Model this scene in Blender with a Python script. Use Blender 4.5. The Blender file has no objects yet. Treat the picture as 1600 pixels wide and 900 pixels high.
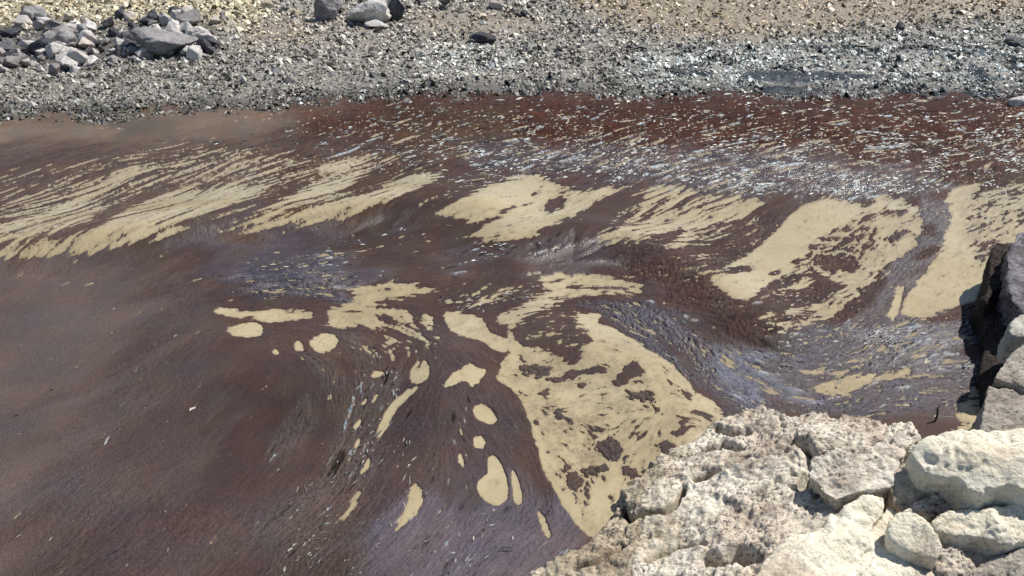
import bpy, math
import numpy as np
from mathutils import Vector

# ------------------------------------------------------------------ camera, sky, sun
scene = bpy.context.scene
CAM_H, PITCH, FPX = 4.0, math.radians(30.0), 1253.0
cam_d = bpy.data.cameras.new("camera"); cam = bpy.data.objects.new("camera", cam_d)
scene.collection.objects.link(cam); scene.camera = cam
cam.location = (0, 0, CAM_H); cam.rotation_euler = (math.pi/2 - PITCH, 0, 0)
cam_d.sensor_width = 36; cam_d.lens = 36*FPX/1600; cam_d.clip_start = .05; cam_d.clip_end = 2000

SUN_EL, SUN_AZ = math.radians(54), math.radians(58)      # azimuth from +y (away from us) towards +x
world = bpy.data.worlds.new("World"); scene.world = world; world.use_nodes = True
wn = world.node_tree; bgn = wn.nodes['Background']
sky = wn.nodes.new('ShaderNodeTexSky'); sky.sky_type = 'NISHITA'; sky.sun_disc = False
sky.sun_elevation = SUN_EL; sky.sun_rotation = SUN_AZ; sky.dust_density = .5
wn.links.new(sky.outputs[0], bgn.inputs[0]); bgn.inputs[1].default_value = 0.085
sd = bpy.data.lights.new("sun", 'SUN'); sd.energy = 5.0; sd.angle = math.radians(.5); sd.color = (1, .95, .87)
sun = bpy.data.objects.new("sun", sd); scene.collection.objects.link(sun)
sdir = Vector((math.sin(SUN_AZ)*math.cos(SUN_EL), math.cos(SUN_AZ)*math.cos(SUN_EL), math.sin(SUN_EL)))
sun.rotation_euler = sdir.to_track_quat('Z', 'Y').to_euler()
scene.view_settings.view_transform = 'Standard'; scene.view_settings.look = 'None'
scene.view_settings.gamma = 1; scene.view_settings.exposure = 0.24
scene.render.engine = 'CYCLES'
rng = np.random.default_rng(7)

# ------------------------------------------------------------------ helpers
CP, SP = math.cos(PITCH), math.sin(PITCH)
def to_px(x, y, z):
    dz = z-CAM_H; d = y*CP - dz*SP; up = y*SP + dz*CP
    return 800+FPX*x/d, 450-FPX*up/d
def place(u, v, z=0.0):
    """where the camera ray through an image pixel meets the level z"""
    a = (np.asarray(u, float)-800)/FPX; b = (450-np.asarray(v, float))/FPX
    dx, dy, dz = a, CP+b*SP, -SP+b*CP
    t = (z-CAM_H)/dz
    return t*dx, t*dy
_p = np.random.default_rng(3).permutation(512).astype(np.int32); PERM = np.concatenate([_p, _p, _p])
_g2 = np.random.default_rng(4).uniform(0, 2*np.pi, 512); G2 = np.stack([np.cos(_g2), np.sin(_g2)], 1).astype(np.float32)
_g3 = np.random.default_rng(5).normal(size=(512, 3)); G3 = (_g3/np.linalg.norm(_g3, axis=1, keepdims=True)).astype(np.float32)
def perlin2(x, y):
    xi = np.floor(x).astype(np.int64); yi = np.floor(y).astype(np.int64); fx = x-xi; fy = y-yi
    xi &= 511; yi &= 511
    u = fx*fx*fx*(fx*(fx*6-15)+10); v = fy*fy*fy*(fy*(fy*6-15)+10)
    def g(i, j):
        h = PERM[PERM[(xi+i) & 511]+((yi+j) & 511)]; return G2[h, 0]*(fx-i)+G2[h, 1]*(fy-j)
    a = g(0, 0); b = g(1, 0); c = g(0, 1); d = g(1, 1)
    return (a+(b-a)*u + ((c+(d-c)*u)-(a+(b-a)*u))*v)*1.9
def perlin3(p):
    pi = np.floor(p).astype(np.int64); f = p-pi; pi &= 511
    w = f*f*f*(f*(f*6-15)+10); out = 0
    for i in (0, 1):
        for j in (0, 1):
            for k in (0, 1):
                h = PERM[PERM[PERM[(pi[:, 0]+i) & 511]+((pi[:, 1]+j) & 511)]+((pi[:, 2]+k) & 511)]
                g = G3[h]; dot = g[:, 0]*(f[:, 0]-i)+g[:, 1]*(f[:, 1]-j)+g[:, 2]*(f[:, 2]-k)
                wt = (w[:, 0] if i else 1-w[:, 0])*(w[:, 1] if j else 1-w[:, 1])*(w[:, 2] if k else 1-w[:, 2])
                out = out+dot*wt
    return out*1.6
def fbm2(x, y, o=4, g=.5):
    s = 0; a = 1; f = 1
    for i in range(o): s = s+a*perlin2(x*f+i*17.3, y*f+i*9.1); a *= g; f *= 2.03
    return s
def fbm3(p, o=4, g=.5):
    s = 0; a = 1; f = 1
    for i in range(o): s = s+a*perlin3(p*f+i*13.7); a *= g; f *= 2.03
    return s
def sdist(U, V, poly):
    """signed distance to outline, positive inside"""
    P = np.asarray(poly, float); Q = np.roll(P, -1, 0)
    dmin = np.full(U.shape, 1e9); ins = np.zeros(U.shape, bool)
    for (ax, ay), (bx, by) in zip(P, Q):
        ex, ey = bx-ax, by-ay; L = ex*ex+ey*ey+1e-12
        t = np.clip(((U-ax)*ex+(V-ay)*ey)/L, 0, 1)
        dmin = np.minimum(dmin, (U-ax-t*ex)**2+(V-ay-t*ey)**2)
        if ay != by: ins ^= ((ay > V) != (by > V)) & (U < (bx-ax)*(V-ay)/(by-ay)+ax)
    return np.where(ins, 1, -1)*np.sqrt(dmin)
def sstep(x): x = np.clip(x, 0, 1); return x*x*(3-2*x)
def paint(F, U, V, poly, val, feather=6):
    P = np.asarray(poly, float); m = feather+2
    sel = (U > P[:, 0].min()-m) & (U < P[:, 0].max()+m) & (V > P[:, 1].min()-m) & (V < P[:, 1].max()+m)
    if not sel.any(): return
    w = sstep(.5+sdist(U[sel], V[sel], poly)/(2*feather))
    if F.ndim == U.ndim: F[sel] += (val-F[sel])*w
    else: F[sel] += (np.asarray(val)-F[sel])*w[:, None]

def tag(o, label=None, cat=None, group=None, kind=None):
    if label: o['label'] = label
    if cat: o['category'] = cat
    if group: o['group'] = group
    if kind: o['kind'] = kind
    return o
def mesh_np(name, co, faces, mat, cols=None, attrs=None, smooth=True):
    """faces: (n,k) int array"""
    me = bpy.data.meshes.new(name); n, k = faces.shape
    me.vertices.add(len(co)); me.vertices.foreach_set('co', np.ascontiguousarray(co, np.float32).ravel())
    me.loops.add(n*k); me.loops.foreach_set('vertex_index', np.ascontiguousarray(faces, np.int32).ravel())
    me.polygons.add(n); me.polygons.foreach_set('loop_start', np.arange(0, n*k, k, dtype=np.int32))
    me.polygons.foreach_set('use_smooth', np.full(n, smooth))
    me.update(calc_edges=True)
    if cols is not None:
        a = me.attributes.new('tint', 'FLOAT_COLOR', 'POINT')
        a.data.foreach_set('color', np.concatenate([cols, np.ones((len(co), 1))], 1).astype(np.float32).ravel())
    for k_, v_ in (attrs or {}).items():
        a = me.attributes.new(k_, 'FLOAT', 'POINT'); a.data.foreach_set('value', np.asarray(v_, np.float32))
    me.materials.append(mat)
    o = bpy.data.objects.new(name, me); scene.collection.objects.link(o)
    return o
def grid_faces(nj, ni):
    idx = np.arange(nj*ni).reshape(nj, ni)
    return np.stack([idx[:-1, :-1], idx[:-1, 1:], idx[1:, 1:], idx[1:, :-1]], -1)

# ------------------------------------------------------------------ materials
class M:
    def __init__(s, name):
        s.m = bpy.data.materials.new(name); s.m.use_nodes = True; s.t = s.m.node_tree
        s.b = s.t.nodes['Principled BSDF']
    def n(s, typ, **kw):
        nd = s.t.nodes.new(typ)
        for k, v in kw.items():
            if k in ('operation', 'data_type', 'blend_type', 'feature', 'attribute_name', 'noise_dimensions', 'distance'): setattr(nd, k, v)
            else: nd.inputs[k].default_value = v
        return nd
    def l(s, a, b): s.t.links.new(a, b)
    def noise(s, scale, detail=4, rough=.55, vec=None):
        nd = s.n('ShaderNodeTexNoise', Scale=scale, Detail=detail, Roughness=rough)
        if vec is None:
            if not hasattr(s, 'tc'): s.tc = s.t.nodes.new('ShaderNodeNewGeometry').outputs['Position']
            vec = s.tc
        s.l(vec, nd.inputs['Vector']); return nd.outputs['Fac']
    def ramp(s, fac, stops):
        r = s.t.nodes.new('ShaderNodeValToRGB'); s.l(fac, r.inputs[0])
        while len(r.color_ramp.elements) < len(stops): r.color_ramp.elements.new(.5)
        for e, (p, c) in zip(r.color_ramp.elements, stops):
            e.position = p; e.color = (c, c, c, 1) if isinstance(c, (int, float)) else (*c, 1)
        return r.outputs[0]
    def mix(s, a, b, fac=1.0, mode='MIX'):
        x = s.t.nodes.new('ShaderNodeMix'); x.data_type = 'RGBA'; x.blend_type = mode
        for sock, v in ((x.inputs[0], fac), (x.inputs[6], a), (x.inputs[7], b)):
            if hasattr(v, 'is_linked') or isinstance(v, bpy.types.NodeSocket): s.l(v, sock)
            elif isinstance(v, tuple): sock.default_value = (*v, 1)
            else: sock.default_value = v
        return x.outputs[2]
    def attr(s, name, col=False):
        a = s.t.nodes.new('ShaderNodeAttribute'); a.attribute_name = name
        return a.outputs['Color'] if col else a.outputs['Fac']
    def math(s, op, a, b=0.0):
        x = s.t.nodes.new('ShaderNodeMath'); x.operation = op
        for sock, v in ((x.inputs[0], a), (x.inputs[1], b)):
            if isinstance(v, bpy.types.NodeSocket): s.l(v, sock)
            else: sock.default_value = v
        return x.outputs[0]
    def bump(s, h, dist, strength=1.0, prev=None):
        b = s.t.nodes.new('ShaderNodeBump'); b.inputs['Distance'].default_value = dist; s.l(h, b.inputs['Height'])
        if isinstance(strength, bpy.types.NodeSocket): s.l(strength, b.inputs['Strength'])
        else: b.inputs['Strength'].default_value = strength
        if prev is not None: s.l(prev, b.inputs['Normal'])
        return b.outputs[0]

w = M('murky_water')
c = w.mix((.345, .283, .17), (.41, .345, .22), w.ramp(w.noise(1.1, 5), [(.35, 0), (.65, 1)]))
c = w.mix(c, (.27, .22, .13), w.ramp(w.noise(9, 6, .7), [(.5, 0), (.75, .7)]))
c = w.mix(c, w.mix((.12, .085, .052), (.26, .21, .135), w.ramp(w.noise(42, 5, .75), [(.35, 0), (.65, 1)])), w.math('MULTIPLY', w.attr('film'), w.ramp(w.noise(30, 5, .75), [(.36, .35), (.6, 1)])))
c = w.mix(c, (.17, .13, .09), w.ramp(w.noise(55, 3, .6), [(.61, 0), (.68, .6)]))
w.l(c, w.b.inputs['Base Color']); w.b.inputs['Roughness'].default_value = .2
w.b.inputs['IOR'].default_value = 1.33
w.l(w.bump(w.noise(5, 3), .02, .35), w.b.inputs['Normal'])
MAT_WATER = w.m

w = M('seaweed_mat')
c = w.attr('tint', True)
n1 = w.ramp(w.noise(140, 3, .7), [(.3, .6), (.7, 1.4)])
c = w.mix(c, n1, 1.0, 'MULTIPLY')
c = w.mix(c, w.mix(c, (.10, .085, .05), .5), w.ramp(w.noise(2.3, 4), [(.5, 0), (.75, .45)]))
w.l(c, w.b.inputs['Base Color'])
w.l(w.attr('rough'), w.b.inputs['Roughness']); w.l(w.attr('gloss'), w.b.inputs['Specular IOR Level'])
b1 = w.bump(w.noise(75, 4, .7), .012, w.attr('relief'))
w.l(b1, w.b.inputs['Normal'])
MAT_WEED = w.m

w = M('weed_fragments')
w.l(w.attr('tint', True), w.b.inputs['Base Color']); w.b.inputs['Roughness'].default_value = .5
MAT_FLAKE = w.m
w = M('beach_litter')
w.l(w.attr('tint', True), w.b.inputs['Base Color']); w.b.inputs['Roughness'].default_value = .45
MAT_LITTER = w.m
w = M('beach_ground')
c = w.mix(w.attr('tint', True), w.ramp(w.noise(30, 5, .75), [(.35, .35), (.65, 1.5)]), 1.0, 'MULTIPLY')
w.l(c, w.b.inputs['Base Color']); w.l(w.attr('rough'), w.b.inputs['Roughness'])
w.l(w.bump(w.noise(26, 5, .7), .05, .8), w.b.inputs['Normal'])
MAT_BEACH = w.m

def rock_mat(name, base, pale, dark, pit=.5, stain=.0, rough=.85, scale=1.0, streak=0.0):
    w = M(name)
    c = w.mix(base, pale, w.ramp(w.noise(4*scale, 6, .6), [(.4, 0), (.62, 1)]))
    c = w.mix(c, dark, w.ramp(w.noise(11*scale, 6, .75), [(.5, 0), (.72, stain)]))
    pn = w.noise(48*scale, 3, .6)
    pits = w.math('MULTIPLY', w.ramp(pn, [(.38, pit), (.455, 0)]), w.ramp(w.noise(3.1*scale, 3), [(.38, .25), (.55, 1)]))
    c = w.mix(c, w.mix(c, (.62, .52, .47), .9, 'MULTIPLY'), w.ramp(w.noise(1.6*scale, 5, .65), [(.47, 0), (.62, .75)]))
    c = w.mix(c, tuple(x*.35 for x in dark), pits)
    c = w.mix(c, (.95, .93, .88), w.ramp(w.noise(85*scale, 3, .7), [(.58, 0), (.75, .4)]), 'MIX')
    if streak:
        mp = w.t.nodes.new('ShaderNodeMapping'); mp.inputs['Rotation'].default_value = (0, 0, math.radians(-50)); mp.inputs['Scale'].default_value = (1, 4.5, 2.5)
        w.l(w.tc, mp.inputs['Vector']); sn = w.noise(9, 7, .78, mp.outputs[0])
        c = w.mix(c, tuple(x*.6 for x in dark), w.ramp(sn, [(.53, 0), (.63, streak)])); c = w.mix(c, (.82, .77, .66), w.ramp(sn, [(.30, streak*.8), (.46, 0)]))
    if scale == 1.0:
        sx = w.t.nodes.new('ShaderNodeSeparateXYZ'); w.l(w.tc, sx.inputs[0])
        zz = w.math('ADD', sx.outputs[2], w.math('MULTIPLY', w.noise(5, 5, .7), -.26))
        c = w.mix(c, w.mix(c, (.70, .66, .58), .9, 'MULTIPLY'), w.ramp(zz, [(0.0, 1), (.05, 0)]))
    w.l(c, w.b.inputs['Base Color']); w.b.inputs['Roughness'].default_value = rough; w.b.inputs['Specular IOR Level'].default_value = .25
    b1 = w.bump(pn, .02/scale, .5)
    b2 = w.bump(w.noise(22*scale, 6, .7), .035/scale, .6, b1)
    b3 = w.bump(w.noise(160*scale, 3, .7), .006/scale, .6, b2)
    w.l(b3, w.b.inputs['Normal'])
    return w.m
MR_CREAM = rock_mat('cream_limestone', (.78, .72, .565), (.86, .81, .67), (.40, .32, .23), .5, .45, streak=.22)
MR_PIT = rock_mat('pitted_limestone', (.60, .54, .44), (.82, .76, .64), (.20, .155, .135), .95, .7, streak=.85)
MR_GREY = rock_mat('grey_limestone', (.42, .40, .35), (.56, .54, .47), (.22, .19, .17), .7, .6, streak=.5)
MR_WET = rock_mat('wet_dark_rock', (.09, .08, .09), (.22, .205, .23), (.012, .01, .01), .9, .9, rough=.35)
MR_SHADE_BROWN = rock_mat('shade_brown_limestone', (.50, .40, .28), (.60, .50, .37), (.2, .14, .09), .6, .8)  # brown of the slab's warm shade put into the base colour
MR_BLACK = rock_mat('shade_black_wet_rock', (.020, .011, .008), (.03, .02, .017), (.008, .006, .005), .3, .5, rough=.9)  # dark wet rock, with the recess shadow painted in as black
MR_FAR = rock_mat('far_grey_stone', (.22, .205, .205), (.38, .365, .36), (.09, .08, .09), .4, .6, rough=.6, scale=.4)
MR_FARPALE = rock_mat('far_pale_stone', (.54, .52, .50), (.72, .69, .66), (.2, .18, .17), .4, .6, rough=.6, scale=.4)
MR_FARDARK = rock_mat('far_dark_stone', (.035, .035, .045), (.09, .09, .11), (.02, .02, .024), .4, .6, rough=.45, scale=.4)
MR_FARYEL = rock_mat('far_yellow_stone', (.5, .46, .34), (.62, .57, .42), (.22, .18, .13), .4, .6, rough=.7, scale=.4)
w = M('dead_wood'); w.l(w.mix((.03, .026, .025), (.07, .06, .05), w.noise(60)), w.b.inputs['Base Color']); MAT_STICK = w.m
w = M('bleached_wood'); w.l(w.mix((.55, .5, .4), (.65, .6, .52), w.noise(60)), w.b.inputs['Base Color']); MAT_PALESTICK = w.m

# ------------------------------------------------------------------ swell of the water
def ridge(px, amp, near, far):
    P = np.array([place(u, v) for u, v in px]); return P, amp, near, far
RIDGES = [ridge([(-500, 420), (0, 395), (200, 378), (400, 355), (600, 332), (740, 332)], .19, .38, .8),
          ridge([(790, 380), (900, 372), (1000, 392), (1100, 440), (1170, 500)], .16, .40, .5),
          ridge([(470, 445), (650, 435), (800, 430)], .05, .3, .3),
          ridge([(1450, 300), (1440, 400), (1330, 470)], .04, .3, .3),
          ridge([(860, 520), (1000, 580), (1060, 660)], .11, .5, .4),
          ridge([(600, 880), (700, 700), (690, 560)], .08, .35, .35),
          ridge([(700, 640), (820, 640), (880, 780)], .03, .3, .3)]
def swell(x, y):
    h = .018*perlin2(x*.7, y*.9)+.006*perlin2(x*2.3+5, y*2.6)
    for P, amp, nr, fr in RIDGES:
        dm = np.full(np.shape(x), 1e9); sg = np.ones(np.shape(x))
        for a, b in zip(P[:-1], P[1:]):
            e = b-a; L = e@e; t = np.clip(((x-a[0])*e[0]+(y-a[1])*e[1])/L, 0, 1)
            qx = x-a[0]-t*e[0]; qy = y-a[1]-t*e[1]; d2 = qx*qx+qy*qy
            k = d2 < dm; dm = np.where(k, d2, dm)
            cr = (e[0]*(y-a[1])-e[1]*(x-a[0]))*np.sign(e[0]+1e-9)/math.sqrt(L)/np.sqrt(d2+1e-6)
            sg = np.where(k, cr, sg)
        wd = nr+(fr-nr)*(.5+.5*np.clip(sg, -1, 1)); h = h+amp*np.exp(-dm/(wd*wd))
    return h

SHORE_U = [-900, 0, 200, 400, 560, 620, 800, 1200, 1600, 2500]
SHORE_V = [196, 186, 182, 170, 156, 150, 146, 150, 150, 146]
def shore_y(u): return place(800, np.interp(u, SHORE_U, SHORE_V))[1]
def beach_h(x, y):
    u, _ = to_px(x, y, 0*x); ys = shore_y(u)
    d = y-ys
    return np.where(d > 0, .055*d, .10*d)+.02*perlin2(x*1.3, y*.9)+.012*perlin2(x*4.1, y*3.3)+.05*perlin2(x*.3+3, y*.4)*np.clip(d/4, 0, 1)

# ------------------------------------------------------------------ grid on the water, spaced by image pixels from the camera
s_in = np.arange(-.80, .8001, 1/802); NM = 36
s_arr = np.concatenate([-(.80+(1.5-.80)*np.linspace(1, 0, NM, endpoint=False)), s_in, .80+(1.5-.80)*np.linspace(0, 1, NM+1)[1:]])
v_arr = np.concatenate([np.linspace(2600, 1020, 30, endpoint=False), np.arange(1020, 142, -900/576)])
yy = place(800, v_arr)[1]; dep = yy*CP+CAM_H*SP
X = s_arr[None, :]*dep[:, None]; Y = np.repeat(yy[:, None], len(s_arr), 1)
NJ, NI = X.shape
Zw = swell(X, Y)
U, V = to_px(X, Y, Zw)

FLOW = [(100,330,2,-.85),(300,300,2,-1),(250,370,2.6,-.9),(500,290,2.4,-1),(600,320,2.2,-1),(450,240,3.5,-1),(250,210,6,-1),(900,330,1.9,-1),(800,230,4,-1),
 (1000,340,2.2,-1),(1200,250,5,-1),(1150,400,2,-1),(1400,200,9,-.6),(1250,340,1.1,-1),(1400,420,1.1,-1),(1500,350,2,-1),(1300,470,2.2,-1),(1530,300,2.6,-1),
 (100,520,2,-1),(60,650,2.4,-.7),(250,730,1.3,-1),(120,850,1.3,-1),(300,870,1.1,-1),(480,720,.62,-1),(545,600,.15,-1),(560,820,.9,-1),(650,600,.6,-1),(620,700,.65,-1),(480,560,2,1),
 (600,500,2.4,.9),(450,480,1,0),(600,440,3,-.5),(740,450,3,-.8),(900,460,3,-.5),(1000,500,2,.9),(1100,570,1.3,1),(1200,610,2,.6),(1400,520,1.9,-1),(1330,600,2,-.5),(1480,600,2,.1),
 (700,840,1,-1),(800,840,1,-.6),(870,740,.5,1),(900,600,2,-.8),(990,600,1.6,1),(1000,700,1,-.6),(900,700,1,.7),(700,360,3.5,-.5),(450,400,4,-.3),(1000,430,2,.6),(760,560,1,.6),(740,700,.6,1),(350,620,1,-1)]
FA = np.array(FLOW, float)
x0, y0 = place(FA[:, 0], FA[:, 1]); x1, y1 = place(FA[:, 0]+FA[:, 2]*4, FA[:, 1]+FA[:, 3]*4)
ang = np.arctan2(y1-y0, x1-x0)
def flow_at(u, v):
    sx = 0; sy = 0
    for k in range(len(FA)):
        w_ = 1/(((u-FA[k, 0])/1.5)**2+(v-FA[k, 1])**2+900)**1.6
        sx = sx+w_*np.cos(2*ang[k]); sy = sy+w_*np.sin(2*ang[k])
    a = .5*np.arctan2(sy, sx); return a
# half resolution is plenty for the direction field
Ah = flow_at(U[::4, ::4], V[::4, ::4])
def up4(F):
    jj = np.minimum(np.arange(NJ)/4, F.shape[0]-1.001); ii = np.minimum(np.arange(NI)/4, F.shape[1]-1.001)
    j0 = jj.astype(int); i0 = ii.astype(int); fj = (jj-j0)[:, None]; fi = (ii-i0)[None, :]
    g = lambda a, b: F[np.ix_(j0+a, i0+b)]
    return (g(0, 0)*(1-fi)+g(0, 1)*fi)*(1-fj)+(g(1, 0)*(1-fi)+g(1, 1)*fi)*fj
A = .5*np.arctan2(up4(np.sin(2*Ah)), up4(np.cos(2*Ah)))
A = A+.25*perlin2(X*1.7, Y*1.2)
dsdi = np.gradient(s_arr)[None, :]; dydj = np.gradient(yy)[:, None]; ddj = np.gradient(dep)[:, None]
def lic(N, length, steps):
    """smear the noise N along the drift of the weed over 'length' metres (array or number)"""
    acc = N.copy(); wsum = 1.0
    for sgn in (1, -1):
        J = np.repeat(np.arange(NJ, dtype=np.float32)[:, None], NI, 1); I = np.repeat(np.arange(NI, dtype=np.float32)[None, :], NJ, 0)
        pc, ps = np.cos(A)*sgn, np.sin(A)*sgn
        for k in range(steps):
            j0 = np.clip(J.astype(np.int32), 0, NJ-2); i0 = np.clip(I.astype(np.int32), 0, NI-2)
            a = A[j0, i0]; cx, cy = np.cos(a), np.sin(a)
            fl = np.where(cx*pc+cy*ps < 0, -1, 1); cx = cx*fl; cy = cy*fl; pc, ps = cx, cy
            st = length/steps
            dj = cy*st/dydj[j0, 0]
            di = (cx*st-s_arr[i0]*ddj[j0, 0]*dj)/(dep[j0]*dsdi[0, i0])
            J = np.clip(J+dj, 0, NJ-1.01); I = np.clip(I+di, 0, NI-1.01)
            j0 = J.astype(np.int32); i0 = I.astype(np.int32); fj = J-j0; fi = I-i0
            s = (N[j0, i0]*(1-fi)+N[j0, i0+1]*fi)*(1-fj)+(N[j0+1, i0]*(1-fi)+N[j0+1, i0+1]*fi)*fj
            wt = 1-(k/steps)**2; acc = acc+s*wt
            wsum += wt
    return acc
def norm(F):
    b = 32; J2, I2 = F.shape[0]//b, F.shape[1]//b
    K = F[:J2*b, :I2*b].reshape(J2, b, I2, b); m = K.mean((1, 3)); v = (K**2).mean((1, 3))
    def box(Q):
        Q = np.pad(Q, 2, mode='edge'); return sum(Q[a:a+J2, c:c+I2] for a in range(5) for c in range(5))/25
    m, v = box(m), box(v); sd_ = np.sqrt(np.maximum(v-m*m, 1e-9))
    jj = np.clip((np.arange(F.shape[0])-b/2)/b, 0, J2-1.001); ii = np.clip((np.arange(F.shape[1])-b/2)/b, 0, I2-1.001)
    j0 = jj.astype(int); i0 = ii.astype(int); fj = (jj-j0)[:, None]; fi = (ii-i0)[None, :]
    def up(Q):
        g = lambda a, c: Q[np.ix_(j0+a, i0+c)]
        return (g(0, 0)*(1-fi)+g(0, 1)*fi)*(1-fj)+(g(1, 0)*(1-fi)+g(1, 1)*fi)*fj
    return (F-up(m))/up(sd_)
px = np.abs(dep)[:, None]/802                              # metres per picture cell, sets how fine the noise can usefully be
LEN = np.full(U.shape, .12)
def P_(F, poly, val, f=6): paint(F, U, V, poly, val, f)
P_(LEN, [(-600, 225), (400, 215), (700, 235), (700, 330), (300, 372), (-600, 420)], .45, 40)
P_(LEN, [(700, 150), (2200, 150), (2200, 300), (1400, 300), (700, 330)], .28, 30)
P_(LEN, [(920, 290), (1240, 300), (1240, 420), (920, 400)], .30, 20)
P_(LEN, [(420, 700), (530, 560), (700, 560), (640, 900), (380, 900)], .16, 20)
P_(LEN, [(780, 560), (1100, 600), (1000, 800), (880, 800)], .06, 20)
n0 = fbm2(X*9, Y*9, 3, .6)
n1 = fbm2(X*24+40, Y*24, 2, .6)
n2 = rng.normal(size=X.shape).astype(np.float32); n3 = fbm2(X*16-9, Y*13, 4, .75)
Nm = norm(norm(lic(n0, LEN, 13))*.60+norm(lic(n1, LEN*.6, 10))*.62+.30*norm(lic(n2, LEN*.2, 5))+.35*norm(n3))
Nf = norm(.55*norm(lic(n1+.8*n2, np.minimum(LEN, .16)*.6, 5))+.8*norm(lic(n2, LEN*.08, 3))+.5*norm(fbm2(X*38, Y*34, 3, .7)))

# ------------------------------------------------------------------ openings (positive = open water shows, negative = weed)
G = np.full(X.shape, -3.0)
STREAK = [
 ([(-700,330),(0,290),(100,262),(190,238),(270,225),(345,222),(420,235),(480,245),(560,235),(620,228),(640,240),(690,262),(690,280),(600,320),(530,345),(420,362),(330,364),(240,374),(190,388),(50,404),(-100,412),(-700,470)], -.35, 9),
 ([(-700,300),(0,262),(150,240),(260,222),(280,238),(200,255),(100,285),(0,318),(-700,360)], -1.0, 10),
 ([(-300,380),(0,352),(30,346),(110,314),(205,256),(228,266),(160,300),(110,335),(50,356),(0,366),(-300,430)], .5, 5),
 ([(-300,400),(0,378),(60,372),(130,350),(165,322),(150,320),(90,345),(0,364),(-300,410)], .5, 5),
 ([(0,403),(120,398),(190,384),(245,368),(300,350),(400,306),(420,292),(340,297),(260,300),(200,325),(160,352),(100,378),(0,394)], .95, 5),
 ([(60,372),(140,346),(170,325),(262,284),(280,290),(212,320),(150,352),(90,370)], -1.5, 3),
 ([(275,350),(330,332),(400,308),(470,280),(480,290),(420,325),(350,345),(300,360)], -1.2, 4),
 ([(330,363),(400,361),(455,355),(530,343),(600,318),(680,282),(692,270),(650,270),(600,290),(560,306),(500,322),(430,345)], 1.0, 4),
 ([(398,345),(440,315),(470,298),(530,282),(560,272),(570,280),(520,300),(450,320),(410,345)], 1.2, 4),
 ([(500,262),(600,232),(608,240),(540,262),(500,272)], .9, 4),
 ([(538,300),(560,277),(600,258),(650,255),(655,268),(610,282),(575,302)], -1.4, 4),
 ([(640,318),(700,292),(735,275),(790,262),(800,270),(740,292),(690,318),(670,335)], -1.0, 5),
 # band of broken weed towards the shore
 ([(440,205),(700,180),(2000,165),(2000,300),(1500,300),(1200,300),(1000,285),(830,262),(640,262),(560,235)], -1.55, 14),
 ([(1180,150),(2000,150),(2000,195),(1180,195)], -1.9, 8),
 ([(1100,225),(1250,215),(1600,225),(1600,262),(1400,265),(1200,262)], -1.35, 8),
]
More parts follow.
